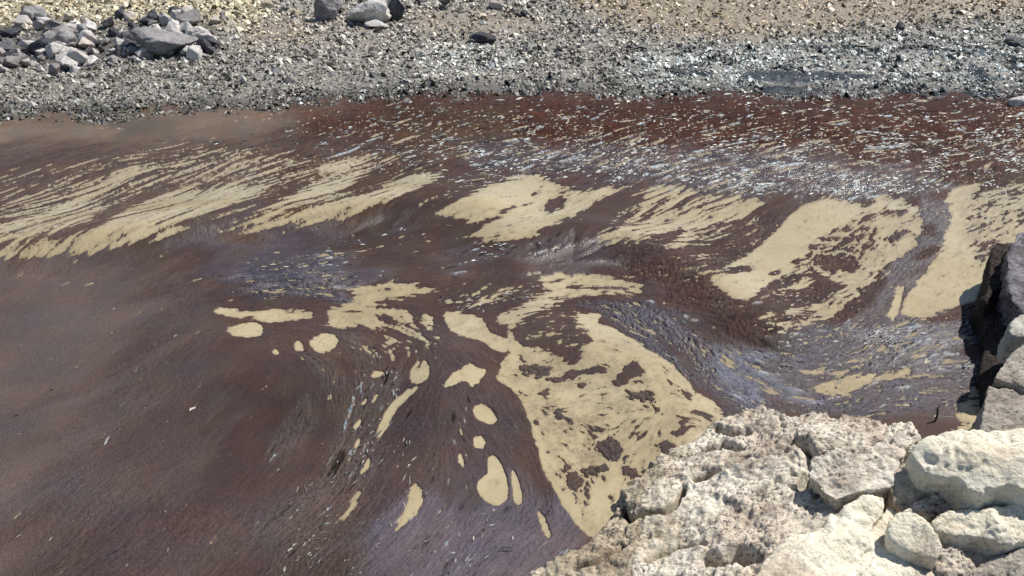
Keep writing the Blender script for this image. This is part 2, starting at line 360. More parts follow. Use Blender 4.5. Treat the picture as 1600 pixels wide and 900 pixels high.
OPEN = [
 ([(680,332),(720,310),(770,288),(830,269),(862,284),(905,303),(930,293),(972,292),(930,318),(880,345),(850,362),(820,373),(760,378),(735,367),(757,356),(730,342),(684,336)], 2.3, 3),
 ([(842,324),(878,305),(890,310),(876,325),(852,332)], -1.2, 3), ([(826,306),(846,290),(850,294),(832,308)], -1, 2),
 ([(724,344),(757,344),(806,316),(806,322),(775,350),(748,358)], -.7, 3), ([(860,300),(880,285),(900,300),(880,310)], -.3, 3),
 ([(920,376),(985,318),(1010,290),(1060,286),(1110,303),(1190,308),(1207,318),(1170,342),(1130,352),(1090,367),(1062,395),(1040,397),(1030,386),(1000,378),(960,388)], .0, 4),
 ([(1112,330),(1160,309),(1192,311),(1180,325),(1165,342),(1122,345),(1085,374),(1058,394),(1054,382),(1077,352),(1000,376),(945,384),(985,365),(1030,335),(1082,333)], 1.3, 3),
 ([(985,308),(1040,292),(1062,294),(1050,305),(990,318)], 1.3, 3),
 ([(1040,366),(1072,352),(1060,372),(1040,381),(980,380)], -1.8, 2), ([(930,392),(1000,300),(1012,300),(985,330),(960,360)], -1.8, 3),
 ([(1105,437),(1130,415),(1165,400),(1205,370),(1235,335),(1260,318),(1300,309),(1350,323),(1350,335),(1335,340),(1325,355),(1310,352),(1290,372),(1265,385),(1258,400),(1270,412),(1235,428),(1205,440),(1180,460),(1160,470),(1140,462)], 3.0, 3),
 ([(1345,325),(1380,305),(1405,308),(1440,330),(1441,370),(1425,390),(1385,415),(1345,437),(1325,445),(1300,440),(1260,412),(1300,372),(1340,340)], 1.7, 3),
 ([(1258,408),(1290,378),(1302,364),(1330,348),(1352,345),(1367,360),(1376,378),(1372,394),(1352,397),(1345,416),(1310,414),(1290,410),(1270,425),(1248,410)], -.55, 4),
 ([(1345,342),(1360,330),(1405,325),(1425,330),(1405,338),(1372,340),(1352,350)], -1.0, 3), ([(1388,376),(1398,362),(1420,360),(1410,372),(1394,382)], -1.0, 3),
 ([(1180,497),(1220,484),(1255,478),(1292,468),(1312,452),(1345,432),(1372,420),(1376,440),(1340,462),(1302,495),(1262,516),(1240,517),(1248,492),(1200,502)], .7, 3),
 ([(1408,499),(1412,470),(1440,430),(1470,395),(1475,365),(1490,342),(1478,325),(1480,300),(1520,286),(1537,295),(1512,315),(1550,310),(1640,290),(1700,300),(1700,370),(1560,450),(1548,457),(1510,475),(1462,494)], 2.4, 3),
 ([(1498,335),(1520,312),(1560,290),(1700,262),(1700,340),(1600,350),(1545,385),(1510,365)], .35, 6),
 ([(1518,385),(1540,372),(1565,375),(1550,392),(1522,398)], -.7, 3),
 # streams and mounds of the middle
 ([(330,485),(345,480),(400,486),(430,482),(490,484),(487,500),(462,500),(430,506),(400,501),(385,500),(345,493)], 2.2, 2.5),
 ([(350,517),(372,505),(400,503),(411,510),(411,525),(385,528),(365,524)], 4, 2),
 ([(510,497),(515,482),(560,468),(545,455),(600,442),(650,447),(695,452),(640,465),(600,470),(585,480),(620,482),(645,490),(662,500),(676,520),(668,540),(655,518),(640,523),(610,515),(590,526),(570,516),(560,508),(530,516),(515,506)], 1.9, 3),
 ([(655,490),(676,492),(678,505),(673,525),(668,539),(660,510)], 3, 2), ([(585,484),(605,494),(622,500),(630,508),(605,506),(590,498)], -1.2, 3), ([(580,470),(620,468),(640,482),(600,482)], -1.5, 3),
 ([(690,470),(740,455),(800,445),(830,450),(780,470),(720,482)], -.9, 6),
 ([(458,536),(469,531),(477,548),(462,550)], 4, 2), ([(480,531),(508,518),(531,528),(525,541),(512,551),(490,549)], 4, 2),
 ([(424,550),(431,546),(437,551),(431,557)], 4, 2), ([(526,552),(534,548),(541,551),(534,555)], 4, 2),
 ([(692,491),(700,485),(722,489),(750,495),(760,505),(762,520),(785,525),(806,540),(802,549),(772,549),(755,532),(712,523),(698,510)], 2.4, 2.5),
 ([(640,582),(650,566),(661,560),(673,572),(670,590),(656,601),(641,598)], 4, 2),
 ([(587,677),(592,660),(605,640),(625,616),(650,603),(656,605),(640,621),(622,636),(611,656),(600,676),(590,686)], 4, 2),
 ([(693,606),(700,591),(715,578),(735,567),(745,575),(764,577),(746,600),(735,606),(731,595),(706,603)], 4, 2),
 ([(579,588),(588,580),(602,580),(600,586),(586,591)], 4, 2), ([(562,632),(572,621),(574,627),(566,637)], 3.5, 2), ([(580,628),(590,612),(593,618),(584,630)], 3, 2), ([(550,668),(562,654),(566,660),(556,672)], 4, 2),
 ([(562,738),(572,718),(579,715),(575,730),(564,742)], 4, 2), ([(553,700),(558,688),(564,686),(560,700)], 4, 2),
 ([(738,641),(742,632),(755,630),(766,640),(776,651),(775,662),(762,663),(745,655)], 4, 2),
 ([(738,686),(747,680),(760,689),(755,702),(742,701)], 4, 2),
 ([(760,718),(772,708),(782,722),(790,740),(796,765),(790,785),(778,791),(758,785),(745,765),(750,747),(764,738)], 4.5, 2),
 ([(798,733),(806,740),(817,775),(814,789),(803,787),(800,760)], 4, 2),
 ([(638,762),(650,754),(664,775),(660,795),(640,811),(620,833),(615,826),(632,800),(636,778)], 2.8, 3),
 ([(560,765),(566,775),(556,795),(545,810),(524,826),(540,805),(545,785)], 1.2, 4), ([(640,655),(676,642),(680,648),(650,665)], -1.2, 3),
 ([(712,712),(722,702),(730,715),(720,728)], 1.6, 3), ([(837,798),(848,801),(856,820),(864,846),(850,836)], 3.0, 2),
 # strip over the dome
 ([(838,440),(846,430),(870,425),(892,430),(940,432),(1000,438),(1004,462),(960,458),(905,463),(870,470),(850,480),(805,505),(780,510),(772,497),(810,480),(832,465),(872,456),(850,448)], 1.7, 3),
 ([(880,442),(930,444),(990,452),(985,457),(930,452),(890,452)], -.8, 2.5),
 # the big sandy-coloured opening
 ([(773,592),(785,566),(800,545),(790,520),(800,500),(850,478),(880,473),(905,487),(935,505),(960,510),(985,530),(1020,550),(1050,570),(1080,605),(1135,642),(1125,662),(1090,692),(1040,715),(1010,750),(975,775),(962,795),(945,830),(925,846),(900,820),(880,790),(862,760),(848,735),(840,705),(835,680),(825,655),(812,625),(795,605)], 2.15, 2.5),
 ([(798,505),(830,490),(850,480),(885,474),(902,487),(905,508),(922,520),(925,532),(912,545),(906,565),(892,574),(880,560),(850,552),(822,540),(798,530)], -1.2, 4),
 ([(903,496),(915,490),(941,490),(936,503),(915,509)], 2.5, 2),
 ([(838,615),(860,608),(885,640),(912,655),(940,640),(965,655),(958,705),(930,720),(900,692),(870,672),(850,650)], .3, 8),
 ([(1045,655),(1085,640),(1135,640),(1115,690),(1080,700),(1050,682)], .5, 6),
 ([(868,730),(890,720),(935,722),(950,735),(930,750),(915,775),(890,785),(872,755)], .4, 5),
 ([(930,690),(1000,720),(1030,745),(975,775),(930,740)], 1.3, 6),
 ([(1268,606),(1300,590),(1350,583),(1372,590),(1422,573),(1427,585),(1350,606),(1320,621),(1280,616)], 1.5, 3),
 ([(1200,600),(1260,560),(1330,560),(1400,540),(1420,550),(1340,575),(1250,600)], -1.3, 8),
 ([(1498,625),(1530,600),(1550,610),(1550,690),(1500,690),(1490,650)], 1.4, 6),
 ([(1385,497),(1393,470),(1400,448),(1408,452),(1402,475),(1394,500)], 1.0, 3),
]
for p, g, f in STREAK: P_(G, p, g, f*1.7)
P_(G, [(1442,300),(1480,305),(1495,345),(1478,370),(1460,420),(1415,465),(1380,500),(1320,520),(1330,490),(1400,440),(1445,370)], -3.4, 4)
def chaikin(p, n=2):
    P = np.array(p, float)
    for _ in range(n):
        Q = np.roll(P, -1, 0); P = np.stack([P*.75+Q*.25, P*.25+Q*.75], 1).reshape(-1, 2)
    return P
OPEN += [([(1075,372),(1130,352),(1200,340),(1230,345),(1180,390),(1110,425),(1085,432),(1050,410)], -.75, 8),
 ([(1195,495),(1250,480),(1300,500),(1265,520),(1200,520)], -.5, 5), ([(1390,500),(1395,475),(1402,455),(1412,447),(1416,452),(1406,472),(1402,492),(1396,503)], 2.5, 2),
 ([(560,505),(690,500),(690,560),(600,575),(545,560)], -1.05, 10), ([(690,455),(860,440),(800,480),(700,488)], -.7, 8), ([(1120,425),(1150,412),(1185,418),(1170,428),(1130,432)], -1.2, 3),
 ([(1195,428),(1215,420),(1228,426),(1210,434)], -1.2, 2), ([(1175,372),(1195,360),(1200,366),(1182,376)], -1.2, 2), ([(1520,398),(1560,385),(1560,395),(1525,410)], -1.2, 2),
 ([(1240,395),(1290,440),(1240,470),(1190,480),(1200,460),(1235,432)], -.6, 5), ([(980,520),(1060,590),(1110,640),(1080,640),(1030,590),(975,545)], .9, 7),
 ([(500,560),(560,560),(540,640),(500,700)], -1.9, 10), ([(905,640),(1000,620),(1040,700),(960,720)], 1.1, 12)]
for p, g, f in OPEN:
    if g > 1.2 and f >= 3: P_(G, p, -1.35, 26)
for p in ([(930,485),(1060,480),(1180,540),(1260,600),(1250,650),(1140,650),(1085,600),(1050,565),(985,525)], [(1230,520),(1400,505),(1540,500),(1540,600),(1440,640),(1300,640),(1220,560)], [(380,395),(560,390),(560,440),(380,445)]): P_(G, p, -2.5, 10)
for p, g, f in OPEN: P_(G, chaikin(p), (g*.80 if g > 1.2 and g < 3 else min(g, 2.5)), f*2.3 if f >= 3 else f*1.7)
P_(G, [(1060,400),(1105,380),(1150,360),(1190,345),(1215,350),(1150,405),(1090,430)], -1.25, 6)
P_(G, [(300,500),(520,545),(560,560),(560,700),(450,850),(380,900),(620,900),(680,640),(590,530)], -2.4, 20) if False else None
FEAT = (G+Nm)                                     # >0 : water shows

# clumps that lie alone on the opening
CLUMPS = [
 ('long brown seaweed clump lying like a caterpillar on the tan opening', [(850,590),(872,588),(888,580),(905,577),(922,574),(935,569),(949,572),(950,578),(938,584),(925,585),(910,587),(895,592),(878,597),(862,597)]),
 ('tufted purple-brown seaweed clump with pointed top, right of the long clump', [(971,580),(976,573),(985,566),(990,561),(998,565),(1008,578),(1008,588),(998,592),(985,594),(978,599),(965,606),(955,604),(958,595),(965,585)]),
 ('flat leaf-shaped seaweed scrap hugging the lower right side of the tufted clump', [(988,594),(1000,592),(1011,594),(1006,600),(992,600)]),
 ('dark seaweed clump with a tail, just below the tufted one', [(976,607),(985,609),(998,613),(1010,609),(1020,613),(1025,622),(1020,630),(1008,630),(998,624),(985,620),(978,614)]),
 ('small dark drop-shaped scrap right below the tailed clump', [(1019,636),(1030,640),(1033,645),(1024,644)]),
 ('ring-shaped brown clump at the left edge of the tan opening', [(810,572),(822,566),(838,568),(860,575),(858,585),(840,590),(822,585),(812,580)]),
 ('short dark clump under the long caterpillar-like clump', [(900,598),(912,597),(920,602),(910,607),(902,604)]),
 ('purple-grey seaweed clump by the lobe in the lower part of the opening', [(935,690),(945,688),(955,680),(968,690),(975,705),(965,718),(950,720),(938,710),(928,700)]),
 ('round bluish clump holding a bright puddle near the lower left margin', [(880,742),(890,736),(908,735),(914,748),(910,762),(898,768),(886,760)]),
 ('arching brown strand running right from the puddle clump', [(905,735),(925,728),(945,724),(952,732),(935,742),(915,746)]),
 ('brown triangular clump nearest the pitted rock shelf', [(1024,696),(1035,689),(1050,691),(1056,697),(1046,705),(1036,714),(1032,705)]),
 ('long greenish strand reaching the corner of the rock shelf', [(970,728),(985,728),(1005,742),(1012,752),(998,755),(980,746),(970,737)]),
 ('small oval clump at the right bank of the opening', [(1065,610),(1078,612),(1085,618),(1076,622),(1067,617)]),
 ('jagged weed island in the middle of the pale opening at the right', [(1268,408),(1275,396),(1290,400),(1310,394),(1330,400),(1345,412),(1345,420),(1330,428),(1312,422),(1300,432),(1290,420),(1275,418)]),
 ('curled scrap standing alone in the right half of the pale opening', [(1388,372),(1400,363),(1412,358),(1422,362),(1412,370),(1400,377),(1392,382)]),
 ('dark weed island in the pale opening left of centre', [(845,326),(858,312),(875,305),(888,311),(880,324),(860,332)]),
]
for _, p in CLUMPS:
    w_ = sdist(U, V, p) if False else None
L0 = 0
CL = np.zeros(X.shape, np.int16)
for k, (_, p) in enumerate(CLUMPS):
    P = np.array(p); sel = (U > P[:, 0].min()-8) & (U < P[:, 0].max()+8) & (V > P[:, 1].min()-8) & (V < P[:, 1].max()+8)
    d = np.full(U.shape, -99.); d[sel] = sdist(U[sel], V[sel], p)
    d = d+1.6*Nm
    m = d > -2.5
    FEAT = np.where(m, np.minimum(FEAT, np.where(d > -2, -d*.4-.2, 9)*1.0), FEAT)
    ring = sel & (d <= 0) & (d > -4); FEAT[ring] = np.maximum(FEAT[ring], .5)
    CL[m] = k+1
H_ = -FEAT                                        # >0 : weed
# ------------------------------------------------------------------ look of the weed
L1 = norm(lic(fbm2(X*3.2, Y*3.0, 4, .6), .40, 10)); L2 = norm(lic(fbm2(X*2.2+50, Y*2.4, 4, .65), .3, 8))
far_k = np.clip((V-120)/330, .25, .85)
UW = U+26*L1*far_k+10*L2*far_k; VW = V+15*L2*far_k+6*L1*far_k         # drift-torn borders for every tone of the weed
def P2(F, poly, val, f=6): paint(F, UW, VW, poly, val, f)
C = np.empty(X.shape+(3,)); C[:] = (.105, .078, .070)
ROU = np.full(X.shape, .5); REL = np.full(X.shape, .35); CON = np.full(X.shape, .18)
def look(poly, col=None, rou=None, rel=None, con=None, f=40):
    if col is not None: P2(C, poly, col, f)
    if rou is not None: P2(ROU, poly, rou, f)
    if rel is not None: P2(REL, poly, rel, f)
    if con is not None: P2(CON, poly, con, f)
look([(-900,380),(250,380),(200,560),(60,760),(-100,1000),(-900,1000)], (.165,.135,.118), .5, .18, .08, 70)  # paler here: sky glare on the weed put into its colour
look([(-900,150),(520,150),(560,185),(300,240),(0,262),(-900,300)], (.245,.20,.145), .35, .15, .10, 60)
look([(170,180),(290,180),(285,230),(180,225)], (.17,.145,.105), .3, .1, .06, 20)
look([(460,165),(700,150),(2200,140),(2200,300),(1300,300),(900,270),(600,230),(430,225),(470,190)], (.082,.036,.023), .45, .6, .5, 62)
look([(600,170),(800,160),(800,230),(600,250)], (.10,.065,.045), .5, .6, .4, 16)
look([(-700,230),(480,220),(690,240),(690,290),(520,350),(-700,440)], (.13,.10,.085), .5, .5, .3, 18)
look([(400,240),(700,240),(700,300),(420,350)], (.11,.075,.055), .5, .5, .3, 14)
look([(900,380),(1500,300),(1560,330),(1540,560),(1200,560),(1060,470)], (.10,.068,.062), .4, .8, .5, 20)
look([(700,330),(740,345),(735,385),(600,420),(420,420),(460,370),(600,345)], (.095,.070,.060), .4, .2, .12, 16)
look([(1440,300),(1495,340),(1460,430),(1380,500),(1320,520),(1400,430)], (.115,.095,.10), .35, .8, .45, 8)
look([(900,470),(1000,480),(1180,560),(1250,640),(1130,640),(1040,560),(950,505)], (.085,.078,.10), .3, 1.0, .9, 18)
look([(1110,550),(1200,545),(1260,620),(1180,640),(1130,600)], (.11,.125,.18), .24, 1.2, 1.0, 18)  # sky reflection put into the base colour as blue, as in the neighbouring zones
look([(1200,520),(1540,490),(1540,660),(1250,650)], (.088,.078,.095), .3, 1.0, .8, 18)
look([(780,345),(960,345),(960,400),(780,405)], rel=.2, f=20)
look([(720,500),(840,760),(920,860),(860,900),(800,900),(560,900),(590,720),(700,540)], (.105,.082,.082), .42, .8, .24, 26)
look([(640,780),(860,760),(930,860),(900,1000),(520,1000),(540,850)], (.14,.122,.145), .32, 1.0, .34, 26)
look([(520,540),(600,540),(600,700),(560,1000),(330,1000),(440,760)], (.125,.105,.095), .42, .8, .34, 22)
look([(280,380),(520,370),(560,425),(380,450)], (.105,.09,.10), .33, .2, .12, 22)
look([(250,540),(500,560),(440,760),(300,820),(200,760)], (.094,.068,.062), .5, .2, .10, 40)
look([(120,760),(420,780),(380,1000),(60,1000)], (.11,.085,.082), .45, .5, .25, 40)
look([(330,430),(480,400),(560,430),(520,470),(400,470)], (.10,.093,.105), .28, .8, .6, 14)  # bluish cast is sky sheen put into the colour
look([(800,585),(1100,600),(1050,750),(930,850),(860,740)], (.125,.10,.085), .4, .8, .5, 14)
GLO = np.full(X.shape, .05)
P2(GLO, [(460,165),(700,150),(2200,140),(2200,225),(1300,225),(900,215),(600,215),(480,200)], .02, 14)
for p, g_, ro in [([(-900,400),(250,400),(380,520),(300,760),(-100,1000),(-900,1000)], .2, .36), ([(930,490),(1050,490),(1200,555),(1260,640),(1130,640),(1050,560)], .28, .26), ([(1110,550),(1200,545),(1260,620),(1180,640),(1130,600)], .55, .22), ([(1200,520),(1540,490),(1540,660),(1250,650)], .32, .26),
                  ([(1330,530),(1420,500),(1500,520),(1480,550),(1350,555)], .9, .18), ([(640,780),(860,760),(930,860),(900,1000),(520,1000),(540,850)], .25, .33), ([(370,405),(480,400),(570,420),(520,450),(390,450)], .7, .22),
                  ([(700,408),(800,378),(900,365),(960,400),(1000,425),(900,420),(780,400),(720,418)], .7, .22), ([(500,360),(600,342),(700,340),(600,365),(500,385)], .5, .25), ([(250,360),(400,362),(540,350),(400,390),(250,400)], .35, .3),
                  ([(720,225),(1250,240),(1480,285),(1350,305),(1180,300),(1000,290),(860,262),(740,262)], .5, .25), ([(1300,270),(1345,275),(1360,300),(1310,300)], 1.0, .2), ([(1440,300),(1495,340),(1460,430),(1380,500),(1320,520),(1400,430)], .3, .3)]:
    P2(GLO, p, g_, 22); P2(ROU, p, ro, 22); P2(REL, p, .9, 22)
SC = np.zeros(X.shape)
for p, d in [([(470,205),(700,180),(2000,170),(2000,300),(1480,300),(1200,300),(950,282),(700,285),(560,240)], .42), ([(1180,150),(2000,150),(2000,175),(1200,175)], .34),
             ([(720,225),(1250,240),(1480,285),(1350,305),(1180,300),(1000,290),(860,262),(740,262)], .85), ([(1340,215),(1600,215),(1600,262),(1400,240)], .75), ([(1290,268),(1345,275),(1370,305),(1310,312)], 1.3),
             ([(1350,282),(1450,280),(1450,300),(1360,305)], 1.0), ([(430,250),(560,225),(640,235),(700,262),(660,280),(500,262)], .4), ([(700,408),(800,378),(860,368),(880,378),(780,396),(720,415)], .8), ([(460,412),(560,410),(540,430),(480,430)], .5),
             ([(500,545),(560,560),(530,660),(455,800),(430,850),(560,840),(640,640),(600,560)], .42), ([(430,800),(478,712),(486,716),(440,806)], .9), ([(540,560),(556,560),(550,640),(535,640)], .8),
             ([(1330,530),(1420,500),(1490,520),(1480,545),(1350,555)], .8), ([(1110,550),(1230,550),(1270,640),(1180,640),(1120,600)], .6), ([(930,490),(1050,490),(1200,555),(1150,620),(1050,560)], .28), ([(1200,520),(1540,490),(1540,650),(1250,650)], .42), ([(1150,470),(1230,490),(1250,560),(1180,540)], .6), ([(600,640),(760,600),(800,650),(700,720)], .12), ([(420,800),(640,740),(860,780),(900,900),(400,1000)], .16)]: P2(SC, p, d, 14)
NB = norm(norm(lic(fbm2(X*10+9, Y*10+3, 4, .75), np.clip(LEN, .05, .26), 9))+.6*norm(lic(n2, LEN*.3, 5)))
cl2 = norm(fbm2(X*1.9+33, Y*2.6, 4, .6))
scum = sstep((NB-(2.45-1.25*SC*(1+.6*np.clip(cl2, -1.3, 1.3))))/.5)*(SC > .03)  # pale scraps, together with wet sky glints painted in as colour
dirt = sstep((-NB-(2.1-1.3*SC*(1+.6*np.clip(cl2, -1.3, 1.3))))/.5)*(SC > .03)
C *= 1-.75*dirt[..., None]
# blotches of older, redder and greener weed
C *= .57; C[..., 1] *= .885; C[..., 2] *= .90
bl = fbm2(X*.9+7, Y*1.1, 4); C *= (1+.16*bl)[..., None]
C *= np.clip(1+CON*(Nf*(1-np.clip(GLO*1.6, 0, .85))+NB*np.clip(GLO*1.6, 0, .85))*.55, .3, 2.6)[..., None]
scum_glint_col = np.where((norm(n3) > .2)[..., None], (.58, .54, .45), (.42, .52, .58))*(.75+.25*np.clip(norm(n1), -1, 1))[..., None]  # cream for scraps, blue for painted sky glints
hue = fbm2(X*2.1-4, Y*2.6+9, 3); C[..., 0] *= 1+.08*hue; C[..., 2] *= 1-.08*hue
C = C*(1-scum[..., None])+scum_glint_col*scum[..., None]*np.where(V > 420, .6, .95)[..., None]  # scum mask holds pale scraps and painted sky glints alike
ROU = np.clip(ROU+.05*Nf, .15, .9)
thick = .002+.006*REL
P2(REL, [(790,330),(960,330),(960,400),(790,405)], .2, 20); thin_ = (1-np.clip(H_/.28, 0, 1))[..., None]*.55; C = C*(1-thin_)+np.array([.19, .145, .095])*thin_
edge = np.clip(H_*.9, -1, 1)
gm = np.clip(GLO*1.6, 0, .85)
Zm = Zw+np.where(H_ < 0, H_*.012, edge*thick*1.2)+np.where(H_ > 0, np.clip(H_*2, 0, 1), 0)*REL*CON*(Nf*(1-gm)+NB*gm)*np.clip(px*1.3, .006, .016)+scum*px*.35  # scum raises the scraps and the painted glints slightly
face = grid_faces(NJ, NI)
wet = (H_ > -.45)
Fm = wet[:-1, :-1] | wet[:-1, 1:] | wet[1:, 1:] | wet[1:, :-1]
# bank weed stops at the shore
REG = np.zeros(X.shape, np.int16)
def region(poly, k):
    sel = sdist(U[::2, ::2], V[::2, ::2], poly) > 0
    s2 = np.repeat(np.repeat(sel, 2, 0), 2, 1)[:NJ, :NI]; REG[s2] = k
region([(-3000,100),(520,100),(520,190),(420,215),(270,226),(0,262),(-3000,420)], 1)
region([(520,100),(4000,100),(4000,290),(1480,305),(1200,310),(980,285),(830,265),(640,262),(560,235),(420,215),(520,190)], 2)
region([(-3000,420),(0,262),(270,226),(420,215),(560,235),(640,262),(830,265),(720,310),(680,325),(530,343),(330,363),(190,386),(0,403),(-3000,640)], 3)
region([(830,265),(980,285),(1200,310),(1480,305),(4000,290),(4000,460),(1550,500),(1250,520),(1165,472),(1060,410),(900,375),(760,378),(730,350),(680,325)], 4)
region([(900,470),(1004,465),(1165,472),(1250,520),(4000,500),(4000,800),(1500,800),(1135,645),(1080,605),(985,530),(940,505)], 5)
region([(510,497),(800,500),(775,590),(835,680),(925,846),(930,1400),(380,1400),(300,1000),(430,800),(545,600)], 6)
NAMES = [('smooth maroon-brown weed scum filling the left foreground of the cove', 'seaweed scum'),
 ('grey-brown silt film on the still shallows below the stone heap', 'silt film'),
 ('red-brown rotting weed raft with pale flecks along the far shore', 'seaweed raft'),
 ('diagonal brown weed streaks combed across tan water at the left', 'seaweed streaks'),
 ('torn weed raft around the pale openings on the right', 'seaweed raft'),
 ('bluish glistening weed current flowing between the opening and the rocks', 'seaweed current'),
 ('dense purple-brown weed mat with round holes in the front centre', 'seaweed mat')]
fr = REG[:-1, :-1]; fc = np.maximum(np.maximum(CL[:-1, :-1], CL[1:, 1:]), np.maximum(CL[:-1, 1:], CL[1:, :-1]))
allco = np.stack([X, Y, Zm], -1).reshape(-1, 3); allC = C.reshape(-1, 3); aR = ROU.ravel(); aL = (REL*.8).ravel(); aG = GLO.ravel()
def sub_mesh(name, sel):
    f = face[sel]
    if len(f) == 0: return None
    ids, inv = np.unique(f, return_inverse=True)
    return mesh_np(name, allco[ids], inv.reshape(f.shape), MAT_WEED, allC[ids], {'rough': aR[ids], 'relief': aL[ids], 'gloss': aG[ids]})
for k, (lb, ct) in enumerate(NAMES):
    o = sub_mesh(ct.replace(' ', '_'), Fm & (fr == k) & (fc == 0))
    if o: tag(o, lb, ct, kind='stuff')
for k, (lb, _) in enumerate(CLUMPS):
    o = sub_mesh('seaweed_clump', Fm & (fc == k+1))
    if o: tag(o, lb, 'seaweed clump')
# water sheet
ws = np.stack([X, Y, Zw], -1)[::2, ::2]
FILM = np.clip(1-FEAT/1.3, 0, 1)*.8
soft = np.zeros(X.shape)
for p, g_ in [([(838,615),(860,600),(885,640),(912,645),(940,630),(985,640),(968,705),(1000,735),(960,760),(900,785),(862,745),(845,700),(850,650)], .95), ([(780,550),(900,565),(1000,540),(1040,600),(960,640),(830,640)], .6), ([(1045,640),(1135,640),(1115,690),(1040,730)], .6),
              ([(1000,560),(1060,590),(1100,640),(1000,660)], .3), ([(890,790),(990,760),(950,830),(925,846)], .5), ([(520,760),(566,765),(560,800),(524,826)], .5), ([(-600,225),(420,225),(300,300),(-600,340)], .6), ([(1180,470),(1380,420),(1340,520),(1240,520)], .6), ([(690,470),(810,470),(800,550),(700,520)], .45), ([(500,440),(700,440),(690,530),(500,530)], .4), ([(1260,580),(1430,570),(1430,625),(1260,625)], .7), ([(1490,590),(1550,590),(1550,690),(1490,690)], .5), ([(1490,290),(1700,260),(1700,360),(1500,380)], .5)]: paint(soft, UW, VW, p, g_, 16)
FILM = np.clip(np.maximum(FILM, soft*sstep(.55-.45*norm(fbm2(X*6, Y*5.5, 5, .75)))), 0, .9)
mesh_np('water', ws.reshape(-1, 3), grid_faces(*ws.shape[:2]).reshape(-1, 4), MAT_WATER, attrs={'film': FILM[::2, ::2].ravel()})['kind'] = 'structure'

# ------------------------------------------------------------------ scraps drifting on the weed, pale ones coloured to stand for wet glints too
def flakes(name, pos, dirn, length, width, cols, mat, lift=.4, jitter=.3, tilt=.2):
    n = len(pos); a = dirn+rng.normal(0, jitter, n)
    t = np.stack([np.cos(a), np.sin(a), rng.normal(0, tilt*.35, n)], 1); s = np.stack([-np.sin(a), np.cos(a), rng.normal(0, tilt, n)], 1)
    up = np.array([0, 0, 1.])
    L = length[:, None]; W = width[:, None]
    bend = rng.normal(0, .25, n)[:, None]
    v = [pos-t*L*.5, pos-t*L*.17+s*W*(.5+bend)+up*W*lift, pos-t*L*.12-s*W*.5*(1-bend)+up*W*lift*.2,
         pos+t*L*.22+s*W*(.4-bend)+up*W*lift*.9, pos+t*L*.2-s*W*(.45+bend)+up*W*lift*.3, pos+t*L*.5+s*W*bend*.5]
    co = np.stack(v, 1).reshape(-1, 3)
    f = np.array([[0, 2, 1], [1, 2, 3], [2, 4, 3], [3, 4, 5]])
    F = (np.arange(n)[:, None, None]*6+f[None]).reshape(-1, 3)
    return mesh_np(name, co, F, mat, np.repeat(cols, 6, 0), smooth=False)
DEN = np.zeros(X.shape)
for p, d, f in [
 ([(600,160),(2000,150),(2000,300),(1480,300),(1200,300),(950,282),(700,285),(560,240),(460,215)], .30, 16),
 ([(1240,150),(1600,150),(1600,200),(1240,200)], .12, 10), ([(820,160),(1240,155),(1240,210),(820,215)], .14, 10), ([(640,165),(820,160),(820,215),(640,225)], .10, 10),
 ([(720,225),(1250,240),(1480,285),(1350,305),(1180,300),(1000,290),(860,262),(740,262)], .6, 10), ([(1290,270),(1340,275),(1370,305),(1310,312)], 1.0, 6),
 ([(1340,210),(1600,215),(1600,262),(1400,240)], .7, 8), ([(1350,282),(1450,280),(1450,300),(1360,305)], .9, 6),
 ([(430,250),(560,225),(640,235),(700,262),(660,280),(500,262)], .16, 10),
 ([(320,225),(560,180),(700,180),(560,240)], .10, 12),
 ([(480,350),(700,345),(700,400),(520,405)], .035, 6),
 ([(900,470),(1050,500),(1200,550),(1260,640),(1130,640),(1040,560)], .10, 14),
 ([(1200,520),(1540,495),(1540,650),(1250,640)], .14, 14), ([(1350,520),(1480,500),(1490,540),(1350,545)], .6, 10),
 ([(1100,400),(1250,400),(1240,520),(1170,490)], .06, 8),
 ([(500,545),(560,560),(530,660),(455,800),(420,900),(640,900),(640,640),(600,560)], .11, 14),
 ([(-100,480),(300,480),(300,880),(-100,880)], .008, 20), ([(640,780),(860,780),(900,900),(600,900)], .04, 20),
 ([(690,470),(840,445),(840,470),(700,490)], .3, 8), ([(700,395),(830,370),(850,380),(740,410)], .35, 6), ([(380,410),(560,405),(560,445),(420,450)], .12, 8)]:
    P_(DEN, p, d, f)
clump_n = norm(fbm2(X*2.4+3, Y*1.6, 4, .6))
area = np.abs(dydj*dep[:, None]*dsdi)
prob = DEN*np.clip(.55+.6*clump_n, 0, 3)*np.where(H_ > .1, 1, .08)*area/(px**2)
prob[:, np.abs(s_arr) > 1.0] = 0
pk = prob.ravel()/prob.sum(); NFL = 6000
ids = rng.choice(len(pk), NFL, p=pk)
pos = allco[ids].copy(); pos[:, :2] += rng.normal(0, .008, (NFL, 2)); pos[:, 2] += .004
sz = px.repeat(NI, 1).ravel()[ids]
ln = sz*rng.gamma(2.6, 1.5, NFL)+.004; wd_ = np.minimum(ln*.26, sz*rng.uniform(.5, 2.0, NFL))
pv = rng.random(NFL)[:, None]
near = (V.ravel()[ids] > 420)[:, None]
colz = np.where(pv < .30, (.40, .44, .45), np.where(pv < .50, (.46, .42, .34), np.where(pv < .72, (.17, .18, .18), (.016, .016, .018))))*rng.uniform(.55, 1.1, NFL)[:, None]
colz = np.where(near, colz*.55, colz)
tag(flakes('scrap_and_glint_flecks', pos, A.ravel()[ids], ln, wd_, colz, MAT_FLAKE), 'dark weed scraps and pale glint-coloured ones drifting in lines on the brown weed', 'weed scraps', kind='stuff')

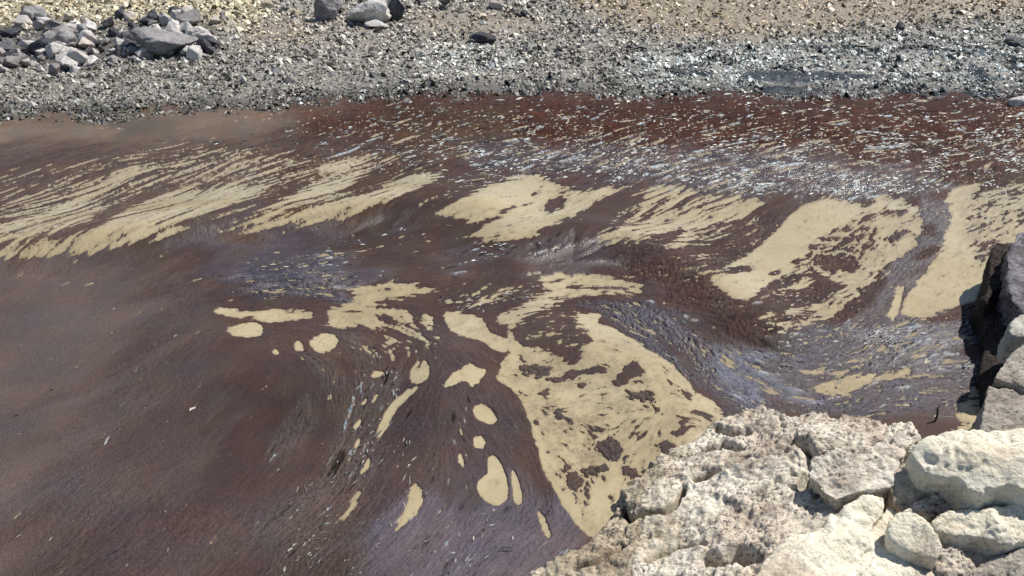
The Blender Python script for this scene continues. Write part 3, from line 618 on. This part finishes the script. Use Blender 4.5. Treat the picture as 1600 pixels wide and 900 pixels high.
# ------------------------------------------------------------------ beach
sb = np.concatenate([np.linspace(-1.6, -.85, 24, endpoint=False), np.arange(-.85, .85, 1/420), np.linspace(.85, 1.6, 25)])
yb = np.concatenate([np.linspace(11.3, 12, 5, endpoint=False), 12*(24/12)**np.linspace(0, 1, 230, endpoint=False), np.geomspace(24, 400, 40)])
db = yb*CP+CAM_H*SP
XB = sb[None, :]*db[:, None]; YB = np.repeat(yb[:, None], len(sb), 1)
ZB = beach_h(XB, YB); UB, VB = to_px(XB, YB, ZB)
ZB = ZB+.018*fbm2(XB*6, YB*5, 3)
CB = np.empty(XB.shape+(3,)); CB[:] = (.27, .255, .225); RB = np.full(XB.shape, .6)
TANZ = np.zeros(XB.shape); YELZ = np.zeros(XB.shape); BRI = np.full(XB.shape, .62)
for p, v_, f in [([(860,-200),(2400,-200),(2400,22),(1480,26),(1340,44),(1180,60),(1040,56),(960,36),(900,14)], 1, 22),
                 ([(640,20),(800,18),(860,40),(780,60),(660,50)], .8, 14), ([(380,30),(480,35),(480,70),(380,75)], .7, 14)]: paint(TANZ, UB, VB, p, v_, f)
paint(YELZ, UB, VB, [(-900,-400),(480,-400),(420,25),(380,45),(300,30),(180,40),(0,50),(-900,60)], 1, 16)
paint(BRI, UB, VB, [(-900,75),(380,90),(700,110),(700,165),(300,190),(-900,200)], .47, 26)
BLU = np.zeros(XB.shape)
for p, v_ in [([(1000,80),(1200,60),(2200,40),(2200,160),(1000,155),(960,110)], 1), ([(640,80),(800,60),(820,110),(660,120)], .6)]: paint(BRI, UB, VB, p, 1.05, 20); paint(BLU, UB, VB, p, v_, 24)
paint(CB, UB, VB, [(860,-400),(2400,-400),(2400,22),(1480,26),(1340,44),(1180,60),(1040,56),(960,36),(900,14)], (.29, .235, .165), 22)
paint(CB, UB, VB, [(380,10),(860,10),(900,60),(480,80),(380,70)], (.30, .26, .215), 22)
paint(CB, UB, VB, [(-900,-900),(480,-900),(420,25),(380,45),(180,40),(-900,60)], (.44, .38, .26), 16)
lic_b_ = fbm2(XB*.9, YB*2.2, 4, .65)
DARKP = [[(1170,108),(1300,112),(1370,116),(1375,124),(1250,130),(1150,124)], [(1190,132),(1300,140),(1260,150),(1180,146)], [(1515,95),(1535,108),(1560,125),(1535,130),(1512,115)],
 [(1400,140),(1480,143),(1600,142),(1600,152),(1400,152)], [(1575,60),(1640,66),(1640,80),(1578,72)], [(540,8),(560,15)], [(1050,110),(1120,112),(1110,120),(1050,118)]]
PUD = np.zeros(XB.shape)
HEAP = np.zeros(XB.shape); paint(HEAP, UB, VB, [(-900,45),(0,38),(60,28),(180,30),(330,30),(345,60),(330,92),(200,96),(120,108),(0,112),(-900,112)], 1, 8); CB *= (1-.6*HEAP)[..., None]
for p in DARKP:
    if len(p) > 2: paint(CB, UB, VB, p, (.02, .024, .027), 2.5); paint(RB, UB, VB, p, .12, 3); paint(PUD, UB, VB, p, 1, 3)
paint(CB, UB, VB, [(-900,165),(0,170),(300,165),(560,148),(900,142),(900,200),(-900,230)], (.19, .165, .125), 6)
w_ = (np.clip((norm(lic_b_)-1.05)*2.2, 0, 1)*BLU)[..., None]; CB = CB*(1-w_)+np.array([.03, .034, .038])*w_; RB = RB*(1-w_[..., 0])+.25*w_[..., 0]
CB *= np.clip((YB-shore_y(UB))/.8, .5, 1)[..., None]
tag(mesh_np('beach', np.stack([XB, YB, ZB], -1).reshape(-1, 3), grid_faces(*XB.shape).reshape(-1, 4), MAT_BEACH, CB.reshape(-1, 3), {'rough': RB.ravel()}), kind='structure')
# far ground beyond everything, under the beach
g = mesh_np('ground', np.array([[-600, -200, -1.2], [600, -200, -1.2], [600, 800, -1.2], [-600, 800, -1.2]], float), np.array([[0, 1, 2, 3]]), MAT_BEACH, np.full((4, 3), .2), {'rough': np.full(4, .8)})
g['kind'] = 'structure'
# litter : curls of dried weed and pebbles
arB = np.abs(np.gradient(yb)[:, None]*db[:, None]*np.gradient(sb)[None, :]); pxB = (db/802)[:, None]
onb = (YB > shore_y(UB)-.25+.35*perlin2(XB*2, YB*2)) & (YB < 26)
cn = norm(fbm2(XB*1.5, YB*1.1, 4, .6))
def sample_beach(n, w_):
    k = (w_*onb*(np.abs(sb) < 1.0)[None, :]*arB/pxB**2*np.clip(VB+60, 0, 60)/60).ravel(); k = k/k.sum(); i = rng.choice(len(k), n, p=k)
    p = np.stack([XB, YB, ZB], -1).reshape(-1, 3)[i].copy()
    p[:, 0] += rng.normal(0, .012, n); p[:, 1] += rng.normal(0, .035, n); return i, p
lic_b = fbm2(XB*.9, YB*2.2, 4, .65)
NL = 125000
dens = np.clip(1+.35*cn, .1, 3)*(1-.6*TANZ)*(1-.93*PUD)*(1-.75*HEAP)
i, p = sample_beach(NL, dens)
s1 = pxB.repeat(len(sb), 1).ravel()[i]
ln = s1*rng.gamma(2.2, .92, NL)+.006; wd_ = ln*rng.uniform(.25, .7, NL)
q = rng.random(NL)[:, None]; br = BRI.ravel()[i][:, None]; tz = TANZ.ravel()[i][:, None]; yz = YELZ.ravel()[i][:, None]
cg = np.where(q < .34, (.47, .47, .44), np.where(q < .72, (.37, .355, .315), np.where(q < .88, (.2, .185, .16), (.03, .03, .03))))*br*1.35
ct_ = np.where(q < .25, (.52, .44, .31), np.where(q < .8, (.36, .29, .20), (.08, .065, .05)))
cy_ = np.where(q < .5, (.62, .57, .42), np.where(q < .8, (.4, .34, .22), (.05, .045, .035)))
cc = (cg*(1-tz)+ct_*tz)*(1-yz)+cy_*yz; cc = cc*(rng.uniform(.8, 1.2, NL)*np.clip(1+.22*norm(fbm2(XB*5, YB*3, 3, .7)).ravel()[i], .3, 1.6))[:, None]
p[:, 2] += s1*.3
wetn = np.clip((norm(lic_b) -1.05)*2.2, 0, 1).ravel()[i]*BLU.ravel()[i]; shd = np.clip((YB-shore_y(UB)).ravel()[i]/.9, .45, 1)
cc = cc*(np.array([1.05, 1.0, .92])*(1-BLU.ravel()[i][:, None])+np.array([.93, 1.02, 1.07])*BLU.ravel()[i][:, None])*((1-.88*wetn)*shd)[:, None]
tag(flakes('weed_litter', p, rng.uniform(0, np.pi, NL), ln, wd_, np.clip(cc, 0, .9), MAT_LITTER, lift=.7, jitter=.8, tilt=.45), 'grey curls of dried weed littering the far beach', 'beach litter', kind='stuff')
# pebbles
NP_ = 15000
i, p = sample_beach(NP_, np.clip(1+.6*cn, .1, 3)*(1-.7*TANZ)*(1-.9*PUD)*(1+2.5*YELZ))
s1 = pxB.repeat(len(sb), 1).ravel()[i]; R = s1*rng.gamma(1.8, .62, NP_)+.006
octv = np.array([[1, 0, 0], [0, 1, 0], [-1, 0, 0], [0, -1, 0], [0, 0, .8], [0, 0, -.5]]); octf = np.array([[0, 1, 4], [1, 2, 4], [2, 3, 4], [3, 0, 4], [1, 0, 5], [2, 1, 5], [3, 2, 5], [0, 3, 5]])
th = rng.uniform(0, 6.28, NP_); cth, sth = np.cos(th), np.sin(th)
vv = octv[None]*(1+rng.normal(0, .25, (NP_, 6, 3)))*R[:, None, None]
vx = vv[..., 0]*cth[:, None]-vv[..., 1]*sth[:, None]; vy = vv[..., 0]*sth[:, None]+vv[..., 1]*cth[:, None]
co = np.stack([vx, vy, vv[..., 2]], -1)+p[:, None, :]
F = (np.arange(NP_)[:, None, None]*6+octf[None]).reshape(-1, 3)
q = rng.random(NP_)[:, None]; yz = YELZ.ravel()[i][:, None]
cc = np.where(q < .45, (.46, .45, .43), np.where(q < .8, (.24, .23, .22), (.07, .07, .075))); cc = cc*(1-yz)+np.where(q < .7, (.62, .57, .44), (.3, .26, .2))*yz
tag(mesh_np('pebbles', co.reshape(-1, 3), F, MAT_LITTER, np.repeat(cc*rng.uniform(.7, 1.2, NP_)[:, None], 6, 0), smooth=False), 'small grey pebbles strewn over the far beach', 'pebbles', kind='stuff')

# ------------------------------------------------------------------ stones of the far shore
import bmesh
def ico(sub):
    bm = bmesh.new(); bmesh.ops.create_icosphere(bm, subdivisions=sub, radius=1)
    co = np.array([v.co[:] for v in bm.verts]); f = np.array([[v.index for v in q.verts] for q in bm.faces]); bm.free(); return co, f
ICO = {k: ico(k) for k in (2, 3, 4, 5)}
def stone_mesh(sub, seed, planes=10, round_=.08):
    r = np.random.default_rng(seed); d, f = ICO[sub]
    n = r.normal(size=(planes, 3)); n /= np.linalg.norm(n, axis=1, keepdims=True); h = r.uniform(.55, .95, planes)
    dots = d@n.T; rr = np.where(dots > .05, h[None]/np.maximum(dots, .05), 9).min(1); rr = np.minimum(rr, 1.25)
    rr = rr*(1-round_)+round_*.8
    co = d*rr[:, None]
    co = co*(1+.10*fbm3(co*1.8+seed*3.1, 4, .55))[:, None]
    return co, f
def stone(name, label, u, v, wpx, hpx, mat, seed, sub=5, cat='boulder', group=None, planes=11, lift=.0, rot=None):
    # u, v: centre; wpx/hpx: apparent size
    b = v+hpx*.5
    x, y = place(u, b, .2)
    for _ in range(4): z = float(beach_h(np.array([x]), np.array([y]))[0]); x, y = place(u, b, z)
    d = y*CP-(z-CAM_H)*SP; m = d/FPX
    co, f = stone_mesh(sub, seed, planes)
    wx, wz = wpx*m/2, hpx*m/2
    ext = np.abs(co).max(0); co = co/ext*np.array([wx, wx*.75, wz*1.15])
    o = mesh_np(name, co, f, mat, smooth=(sub >= 4))
    o.location = (x, y+wx*.5, z+wz*.72+lift)
    return tag(o, label, cat, group)
stone('boulder', 'long flat-topped blue-grey boulder, the largest of the stone heap at upper left', 250, 66, 108, 44, MR_FAR, 11, 5, planes=9)
stone('boulder', 'dark squarish boulder at the right end of the stone heap', 322, 72, 32, 28, MR_FARDARK, 12)
stone('boulder', 'pale wedge stone leaning on the right end of the stone heap', 312, 52, 40, 20, MR_FARPALE, 13)
stone('boulder', 'pale angular block low in the middle of the stone heap', 108, 82, 46, 28, MR_FARPALE, 14)
stone('boulder', 'small pale cube-like block above the pale angular one', 132, 58, 24, 22, MR_FARPALE, 15, 3)
stone('boulder', 'grey pointed boulder at the back left of the stone heap', 55, 24, 46, 30, MR_FAR, 16)
stone('boulder', 'brown-grey boulder left of the pale angular block', 62, 74, 50, 26, MR_FARDARK, 17)
stone('boulder', 'dark slab at the left edge of the picture in the stone heap', 12, 52, 44, 18, MR_FARDARK, 18)
stone('boulder', 'mottled dark boulder at the top, left of the rounded pale one', 514, 14, 50, 40, MR_FAR, 19, 5)
stone('boulder', 'rounded pale grey boulder with a dark hollow at the top centre', 572, 20, 74, 40, MR_FARPALE, 20, 5)
stone('boulder', 'blue-black sharp-edged boulder at the top right of the pale rounded one', 618, 14, 42, 40, MR_FARDARK, 21)
stone('boulder', 'low pale stone at the foot of the rounded pale boulder', 585, 38, 44, 14, MR_FARPALE, 22, 3)
stone('rock', 'flat blue-black rock lying alone on the grey litter', 755, 60, 46, 17, MR_FARDARK, 23, planes=8)
stone('rock', 'small black rock at the top centre near the pale stones', 820, 22, 16, 11, MR_FARDARK, 24, 3)
stone('rock', 'dark brown triangular rock on the sandy part of the beach', 1407, 40, 18, 15, MR_FARDARK, 25, 3)
stone('rock', 'black rock at the right margin of the beach litter', 1590, 66, 40, 14, MR_FARDARK, 26, 3)
stone('rock', 'pale stone at the very top between the boulders and the sand', 775, 8, 40, 14, MR_FARPALE, 27, 3)
stone('rock', 'pale lilac stone on the wet edge at the right margin', 1592, 158, 36, 24, MR_FARPALE, 28, 3)
# rubble
def hull_mesh(seed):
    r_ = np.random.default_rng(seed); n = int(r_.integers(10, 16)); p = r_.normal(size=(n, 3)); p /= np.linalg.norm(p, axis=1, keepdims=True); p *= r_.uniform(.75, 1.1, (n, 1))
    bm = bmesh.new()
    for q in p: bm.verts.new(q)
    bmesh.ops.convex_hull(bm, input=bm.verts[:]); bmesh.ops.delete(bm, geom=[v for v in bm.verts if not v.link_faces], context='VERTS')
    bmesh.ops.bevel(bm, geom=bm.edges[:], offset=.06, segments=1, affect='EDGES'); bmesh.ops.triangulate(bm, faces=bm.faces[:])
    bm.verts.ensure_lookup_table(); bm.verts.index_update(); co = np.array([v.co[:] for v in bm.verts]); f = np.array([[v.index for v in t.verts] for t in bm.faces]); bm.free(); return co, f
protos = {}
mats = [MR_FAR, MR_FARPALE, MR_FARDARK, MR_FARYEL]
def rubble(u, v, wpx, mat, k, label, group, ratio=.7):
    key = (mat.name, k)
    z = .1; x, y = place(u, v, z)
    for _ in range(3): z = float(beach_h(np.array([x]), np.array([y]))[0]); x, y = place(u, v, z)
    m = (y*CP-(z-CAM_H)*SP)/FPX*wpx/2
    if key not in protos:
        co, f = hull_mesh(100+k*7+len(protos)); o = mesh_np('stone', co/1.05, f, mat, smooth=False); protos[key] = o
    else: o = protos[key].copy(); scene.collection.objects.link(o)
    o.location = (x, y, z+m*ratio*.5); o.scale = (m, m*.8, m*ratio); o.rotation_euler = (rng.normal(0, .3), rng.normal(0, .3), rng.uniform(0, 6.28))
    tag(o, label, 'stone', group)
heap = [(-60,40),(0,38),(60,28),(120,32),(180,30),(260,18),(330,30),(345,60),(330,95),(200,100),(120,120),(60,112),(0,118),(-60,115)]
hp = np.array(heap); cnt = 0
while cnt < 222:
    u = rng.uniform(-60, 345); v = rng.uniform(18, 120)
    if sdist(np.array([u]), np.array([v]), heap)[0] < 0: continue
    r_ = rng.random(); k = int(rng.integers(0, 10))
    wpx = rng.gamma(3.2, 5.4)+7
    mt = MR_FARPALE if r_ < .44 else MR_FAR if r_ < .78 else MR_FARDARK
    tone = {'far_pale_stone': 'pale', 'far_grey_stone': 'grey', 'far_dark_stone': 'blackish'}[mt.name]
    siz = 'small' if wpx < 13 else 'middling' if wpx < 22 else 'large'
    row = 'top' if v < 45 else 'middle' if v < 82 else 'foot'
    whr = 'by the left margin' if u < 50 else 'left of the pale angular block' if u < 105 else 'between pale block and big flat boulder' if u < 200 else 'around the big flat boulder' if u < 290 else 'by the right end'
    lb = f'{siz} {tone} stone, {row} of heap, {whr}'
    rubble(u, v, wpx, mt, k, lb, {'far_pale_stone': 'pale stones of the heap', 'far_grey_stone': 'grey stones of the heap', 'far_dark_stone': 'dark stones of the heap'}[mt.name], rng.uniform(.5, .9)); cnt += 1
for _ in range(56):
    u = rng.uniform(-60, 470); v = rng.uniform(-14, 34); wq = rng.gamma(4, 3.0)+5
    rubble(u, v, wq, MR_FARYEL if rng.random() < .8 else MR_FAR, int(rng.integers(0, 6)), f"{'small' if wq < 14 else 'large'} yellowish stone {'at the top margin' if v < 12 else 'just above the grey stone heap'}, {'at the left corner' if u < 80 else 'behind the pale block' if u < 180 else 'behind the big flat boulder' if u < 320 else 'right of the heap'}", 'yellow stones above the heap', rng.uniform(.4, .8))
for _ in range(18):
    u = rng.uniform(600, 860); v = rng.uniform(-5, 14)
    rubble(u, v, rng.gamma(4, 2.6)+4, MR_FARPALE if rng.random() < .5 else MR_FARDARK, int(rng.integers(0, 6)), 'small stone scattered at the top centre right of the big boulders', 'stones at the top centre', .6)

# ------------------------------------------------------------------ near rocks : blocks grown from outlines traced in image pixels
def block(name, label, top, zb, mat, voxel=.012, rough=.03, fine=.008, seed=0, peaks=(), flare=1.04, smooth=6, pits=.012, cat='rock', strat=0.0, freq=5.0, cracks=(), hollows=.05, layers=.006):
    pts = [np.array([*place(u, v, z), z]) for u, v, z in top]
    cen = np.mean(pts, 0); n = len(pts)
    bm = bmesh.new()
    tv = [bm.verts.new(p) for p in pts]
    bv = [bm.verts.new((cen[0]+(p[0]-cen[0])*flare, cen[1]+(p[1]-cen[1])*flare, zb)) for p in pts]
    pk = [bm.verts.new((*place(u, v, z), z)) for u, v, z in peaks]
    from mathutils.geometry import delaunay_2d_cdt
    vs = [Vector((v.co.x, v.co.y)) for v in tv+pk]
    ed = [(i, (i+1) % n) for i in range(n)]
    res = delaunay_2d_cdt(vs, ed, [], 1, 1e-6)
    lut = [tv[o[0]] if (len(o) and o[0] < n) else (pk[o[0]-n] if len(o) else None) for o in res[3]]
    for f in res[2]:
        q = [lut[i] for i in f]
        if None in q or len(set(q)) < 3: continue
        try: bm.faces.new(q)
        except ValueError: pass
    for i in range(n):
        j = (i+1) % n; bm.faces.new((tv[i], tv[j], bv[j], bv[i]))
    bm.faces.new(list(reversed(bv)))
    bmesh.ops.recalc_face_normals(bm, faces=bm.faces)
    me = bpy.data.meshes.new('tmp'); bm.to_mesh(me); bm.free()
    o = bpy.data.objects.new('tmp', me); scene.collection.objects.link(o)
    r = o.modifiers.new('r', 'REMESH'); r.mode = 'VOXEL'; r.voxel_size = voxel
    s = o.modifiers.new('s', 'SMOOTH'); s.factor = .5; s.iterations = smooth
    dg = bpy.context.evaluated_depsgraph_get(); ev = o.evaluated_get(dg); em = ev.to_mesh()
    nv = len(em.vertices); co = np.empty(nv*3, np.float32); em.vertices.foreach_get('co', co); co = co.reshape(-1, 3).astype(float)
    no = np.empty(nv*3, np.float32); em.vertices.foreach_get('normal', no); no = no.reshape(-1, 3)
    npoly = len(em.polygons); fc_ = np.empty(len(em.loops), np.int32); em.loops.foreach_get('vertex_index', fc_)
    quads = fc_.reshape(-1, 4) if len(fc_) == npoly*4 else None
    assert quads is not None, name
    ev.to_mesh_clear(); bpy.data.objects.remove(o); bpy.data.meshes.remove(me)
    q = co+seed*7.7
    d = rough*fbm3(q*freq*.5, 3, .5)
    rg = 1-np.abs(perlin3(q*freq+3)); d -= rough*.9*np.clip(rg-.82, 0, 1)*4*np.clip(perlin3(q*1.3)+.4, 0, 1)       # cracks
    d += fine*fbm3(q*freq*3.5, 3, .6)
    if pits: pn = perlin3(q*freq*4.0+11)+.6*perlin3(q*freq*9); d -= pits*np.clip(pn-.3, 0, 1)*2.2*np.clip(.35+1.6*perlin3(q*1.9+4), 0.05, 1.4)
    if hollows: hn = perlin3(q*3.3+21)+.35*perlin3(q*11); d -= hollows*np.clip(hn-.42, 0, .5)*2
    for w0, dep0, line in cracks:
        L = np.array([place(u, v, z) for u, v, z in line]); dm = np.full(len(co), 9.)
        wob = .012*np.stack([perlin3(q*14), perlin3(q*14+50)], 1); c2 = co[:, :2]+wob
        for a, b in zip(L[:-1], L[1:]):
            e = b-a; t = np.clip((c2-a)@e/(e@e), 0, 1); dm = np.minimum(dm, np.linalg.norm(c2-a-t[:, None]*e, axis=1))
        d -= dep0*2.0*np.exp(-(dm/(w0*1.3))**2)*(no[:, 2] > .2)
    if layers:
        ca, sa = math.cos(math.radians(50)), math.sin(math.radians(50)); ql = np.stack([(q[:, 0]*ca+q[:, 1]*sa)*3.2, (-q[:, 0]*sa+q[:, 1]*ca)*15, q[:, 2]*12], 1)
        ln_ = fbm3(ql, 4, .65); d += layers*(1-2*np.abs(ln_))*.8
    if strat: d += strat*perlin3(q*np.array([2.0, 2.0, 16.0]))
    co = co+no*d[:, None]
    return tag(mesh_np(name, co, quads, mat), label, cat)

S0 = .04
block('rock_shelf', 'broad pitted limestone shelf sloping into the weed at the lower right',
 [(800,1010,-.05),(835,900,-.02),(880,868,.02),(935,842,.03),(958,800,.05),(972,772,.10),(1035,712,.10),(1092,688,.14),(1122,660,.18),(1165,640,.24),(1190,632,.28),(1240,655,.33),(1270,645,.36),(1300,649,.38),(1335,641,.42),(1370,655,.45),(1425,660,.48),(1430,690,.48),(1400,740,.46),(1370,790,.40),(1320,800,.36),(1200,900,.38),(1150,1020,.38)],
 -.3, MR_PIT, .011, .04, .012, 1, peaks=[(1000,800,.12),(1100,760,.22),(1200,700,.36),(1150,700,.26),(1260,690,.42),(1100,850,.22),(1000,860,.10),(1200,790,.34),(1230,740,.30),(1060,740,.2),(1160,820,.26)], pits=.022, hollows=.018, layers=.016,
 cracks=[(.012,.07,[(968,775,.09),(970,790,.09),(985,812,.1),(1000,808,.1),(1040,798,.15),(1055,785,.17),(1068,762,.18)]), (.012,.08,[(1085,748,.2),(1105,736,.24),(1130,730,.27),(1150,722,.28),(1165,712,.3)]),
 (.03,.12,[(1110,872,.25),(1130,878,.26),(1150,868,.28),(1168,874,.3)]), (.022,.06,[(1236,690,.38),(1256,694,.4)]), (.02,.08,[(1262,700,.4),(1268,730,.38),(1256,752,.36)]), (.014,.05,[(1350,702,.45),(1375,690,.46)]),
 (.02,.05,[(1100,700,.2),(1130,690,.24),(1155,700,.26)]), (.02,.05,[(1120,672,.18),(1145,680,.22),(1165,672,.25)]), (.014,.05,[(950,822,.05),(962,800,.07)]), (.012,.04,[(900,885,.05),(940,868,.08),(975,850,.1)]), (.012,.04,[(1010,880,.12),(1060,850,.2),(1100,845,.24)]), (.012,.04,[(1180,760,.33),(1215,745,.35),(1250,760,.36)])])
block('rock_block', 'tilted pitted block lying on the shelf above a dark hollow',
 [(1266,716,.50),(1290,704,.54),(1340,696,.58),(1400,686,.60),(1428,668,.60),(1430,686,.60),(1402,735,.57),(1398,760,.55),(1372,764,.53),(1345,768,.52),(1322,776,.50),(1305,782,.49),(1282,766,.47),(1262,742,.47)],
 .34, MR_PIT, .011, .022, .009, 2, flare=.80, pits=.02)
block('rock_block', 'smooth cream block at the bottom between the shelf and the sandy gap',
 [(1165,905,.42),(1228,845,.44),(1300,800,.46),(1345,772,.50),(1362,768,.50),(1386,776,.50),(1384,800,.48),(1362,830,.45),(1366,852,.42),(1342,880,.38),(1330,1010,.36),(1120,1010,.36)],
 -.1, MR_CREAM, .011, .022, .005, 3, peaks=[(1300,840,.48),(1250,890,.46)], pits=.006)
block('rock_slab', 'big smooth pale slab at the right edge with an undercut front',
 [(1424,702,.72),(1440,688,.76),(1500,672,.78),(1540,676,.78),(1600,668,.80),(1760,662,.82),(1760,790,.74),(1600,766,.74),(1575,756,.75),(1560,760,.74),(1535,770,.72),(1510,762,.72),(1495,742,.74),(1480,746,.72),(1450,738,.70),(1432,720,.70)],
 .25, MR_CREAM, .012, .022, .004, 4, peaks=[(1520,705,.84),(1600,715,.85),(1680,720,.86)], flare=.90, pits=.005)
block('rock_block', 'limestone block tinted shade-brown, wedged under the big pale slab',
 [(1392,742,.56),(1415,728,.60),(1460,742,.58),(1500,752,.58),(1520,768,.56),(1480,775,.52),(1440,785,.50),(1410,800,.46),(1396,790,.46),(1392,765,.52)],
 .0, MR_SHADE_BROWN, .012, .02, .008, 5, pits=.01)
block('rock_ledge', 'narrow pitted ledge in front of the undercut slab',
 [(1406,803,.50),(1428,782,.53),(1478,765,.56),(1506,762,.58),(1532,774,.58),(1560,782,.58),(1600,772,.6),(1720,770,.6),(1720,800,.56),(1560,800,.52),(1500,800,.50),(1465,803,.50),(1450,815,.48),(1430,806,.48)],
 .1, MR_PIT, .010, .018, .008, 6, pits=.012)
block('rock_block', 'rounded cream block under the narrow ledge at the right edge',
 [(1455,815,.56),(1480,798,.58),(1545,794,.60),(1600,782,.62),(1760,775,.62),(1760,850,.54),(1600,846,.54),(1562,850,.54),(1532,838,.54),(1500,838,.54),(1462,828,.54)],
 .15, MR_CREAM, .0105, .018, .006, 7, peaks=[(1560,815,.62),(1650,810,.64)], flare=.93, pits=.008)
block('rock_block', 'small greyish white block alone in the middle of the right gap',
 [(1390,815,.52),(1405,800,.54),(1436,802,.56),(1456,822,.55),(1472,850,.52),(1464,872,.48),(1440,870,.46),(1414,860,.46),(1390,840,.48)],
 .12, MR_CREAM, .0095, .014, .004, 8, flare=.94, pits=.005)
block('rock_lump', 'honeycombed lump of limestone below the small greyish block',
 [(1452,878,.40),(1462,856,.46),(1482,848,.48),(1502,852,.48),(1518,872,.44),(1524,895,.40),(1500,905,.38),(1470,900,.38)],
 .1, MR_PIT, .0095, .02, .01, 9, pits=.016)
block('rock_block', 'grey pitted block in the bottom right corner',
 [(1534,885,.42),(1562,868,.46),(1600,854,.50),(1760,842,.52),(1760,1010,.4),(1500,1010,.32),(1505,910,.36)],
 .0, MR_GREY, .0105, .022, .007, 10, pits=.01)
block('bedrock', 'sandy pale rock floor of the gap between the right blocks',
 [(1280,1020,.31),(1340,840,.40),(1375,800,.44),(1400,760,.47),(1760,760,.5),(1760,1020,.33)], -.4, MR_CREAM, .014, .03, .008, 11, pits=0)
block('rock_block', 'pale sunlit hump at the very bottom of the sandy gap',
 [(1375,905,.34),(1410,880,.36),(1435,868,.36),(1448,880,.34),(1445,905,.33),(1430,1000,.3),(1370,1000,.3)], .0, MR_CREAM, .0105, .012, .003, 12, pits=0)
# right edge
block('rock_block', 'grey limestone block at the right edge just above the big slab',
 [(1537,625,.46),(1546,603,.50),(1600,612,.52),(1760,620,.54),(1760,690,.46),(1600,690,.44),(1530,690,.40)], -.3, MR_GREY, .013, .022, .006, 13, pits=.008)
block('rock_block', 'grey rounded boulder at the right edge with a slanting joint below',
 [(1552,590,.56),(1572,558,.62),(1600,536,.66),(1760,520,.7),(1760,620,.6),(1600,606,.56),(1585,600,.55)], -.2, MR_GREY, .013, .022, .006, 14, pits=.008)
block('rock_block', 'small bright block above the rounded grey boulder at the right edge',
 [(1578,522,.58),(1580,500,.62),(1592,488,.64),(1760,478,.66),(1760,535,.58),(1600,526,.58)], .3, MR_GREY, .013, .02, .004, 15, pits=.004)
block('rock_block', 'dark glistening boulder at the right edge of the water',
 [(1580,468,.52),(1574,430,.56),(1574,395,.6),(1588,368,.62),(1600,356,.64),(1760,330,.66),(1760,490,.5),(1600,492,.5),(1588,480,.5)], -.3, MR_WET, .014, .035, .012, 16, flare=1.0, pits=.01, strat=.012)
block('rock_wall', 'wet rock foot painted black as shade, dipping into the weed at the right edge',
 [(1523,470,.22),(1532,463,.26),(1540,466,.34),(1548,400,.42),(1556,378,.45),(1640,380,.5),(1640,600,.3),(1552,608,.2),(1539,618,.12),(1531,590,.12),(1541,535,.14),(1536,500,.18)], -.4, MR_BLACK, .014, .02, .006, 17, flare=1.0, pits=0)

# ------------------------------------------------------------------ sticks
def stick(label, pts, r, mat):
    """pts world coordinates"""
    P = np.array(pts, float); n = len(P); k = 7; co = []
    for i in range(n):
        t = P[min(i+1, n-1)]-P[max(i-1, 0)]; t /= np.linalg.norm(t); a = np.cross(t, (0.3, .5, .8)); a /= np.linalg.norm(a); b = np.cross(t, a)
        rr = r*(1-.6*abs(2*i/(n-1)-.7)**2)
        for j in range(k): co.append(P[i]+rr*(a*math.cos(6.283*j/k)+b*math.sin(6.283*j/k)))
    f = []
    for i in range(n-1):
        for j in range(k): f.append((i*k+j, i*k+(j+1) % k, (i+1)*k+(j+1) % k, (i+1)*k+j))
    o = mesh_np('stick', np.array(co), np.array(f), mat)
    return tag(o, label, 'stick')
def on_beach(u, v, dz=.03):
    z = .1; x, y = place(u, v, z)
    for _ in range(3): z = float(beach_h(np.array([x]), np.array([y]))[0]); x, y = place(u, v, z)
    return [x, y, z+dz]
x, y = place(1461, 658)
stick('short black stick poking upright out of the bluish weed near the shelf', [[x, y, -.02], [x+.004, y, .05], [x-.004, y+.01, .11], [x+.006, y+.01, .17]], .009, MAT_STICK)
stick('pale straight stick on the grey litter below the left boulders', [on_beach(454, 64), on_beach(467, 63), on_beach(480, 63)], .018, MAT_PALESTICK)
stick('black arched twig on the upper litter right of centre', [on_beach(946, 33), on_beach(950, 29, .05), on_beach(962, 28, .05), on_beach(975, 31)], .018, MAT_STICK)
stick('short black branch on the litter left of the long dark pools', [on_beach(985, 80), on_beach(1000, 77, .05), on_beach(1014, 78)], .03, MAT_STICK)
stick('black driftwood piece on the litter right of centre', [on_beach(1335, 74), on_beach(1350, 76, .05), on_beach(1364, 74)], .028, MAT_STICK)
stick('forked dark driftwood on the litter under the rounded boulder', [on_beach(565, 92), on_beach(580, 90, .04), on_beach(592, 94)], .022, MAT_STICK)
stick('thin twig standing at the edge of the silt film', [on_beach(608, 163, 0), [on_beach(608, 163)[0], on_beach(608, 163)[1], .14], [on_beach(608, 163)[0]-.02, on_beach(608, 163)[1], .28]], .012, MAT_STICK)
x, y = place(785, 863)
stick('short black twig floating on the purple weed at the bottom centre', [[x-.02, y, .03], [x+.03, y+.01, .035], [x+.09, y+.012, .03]], .005, MAT_STICK)
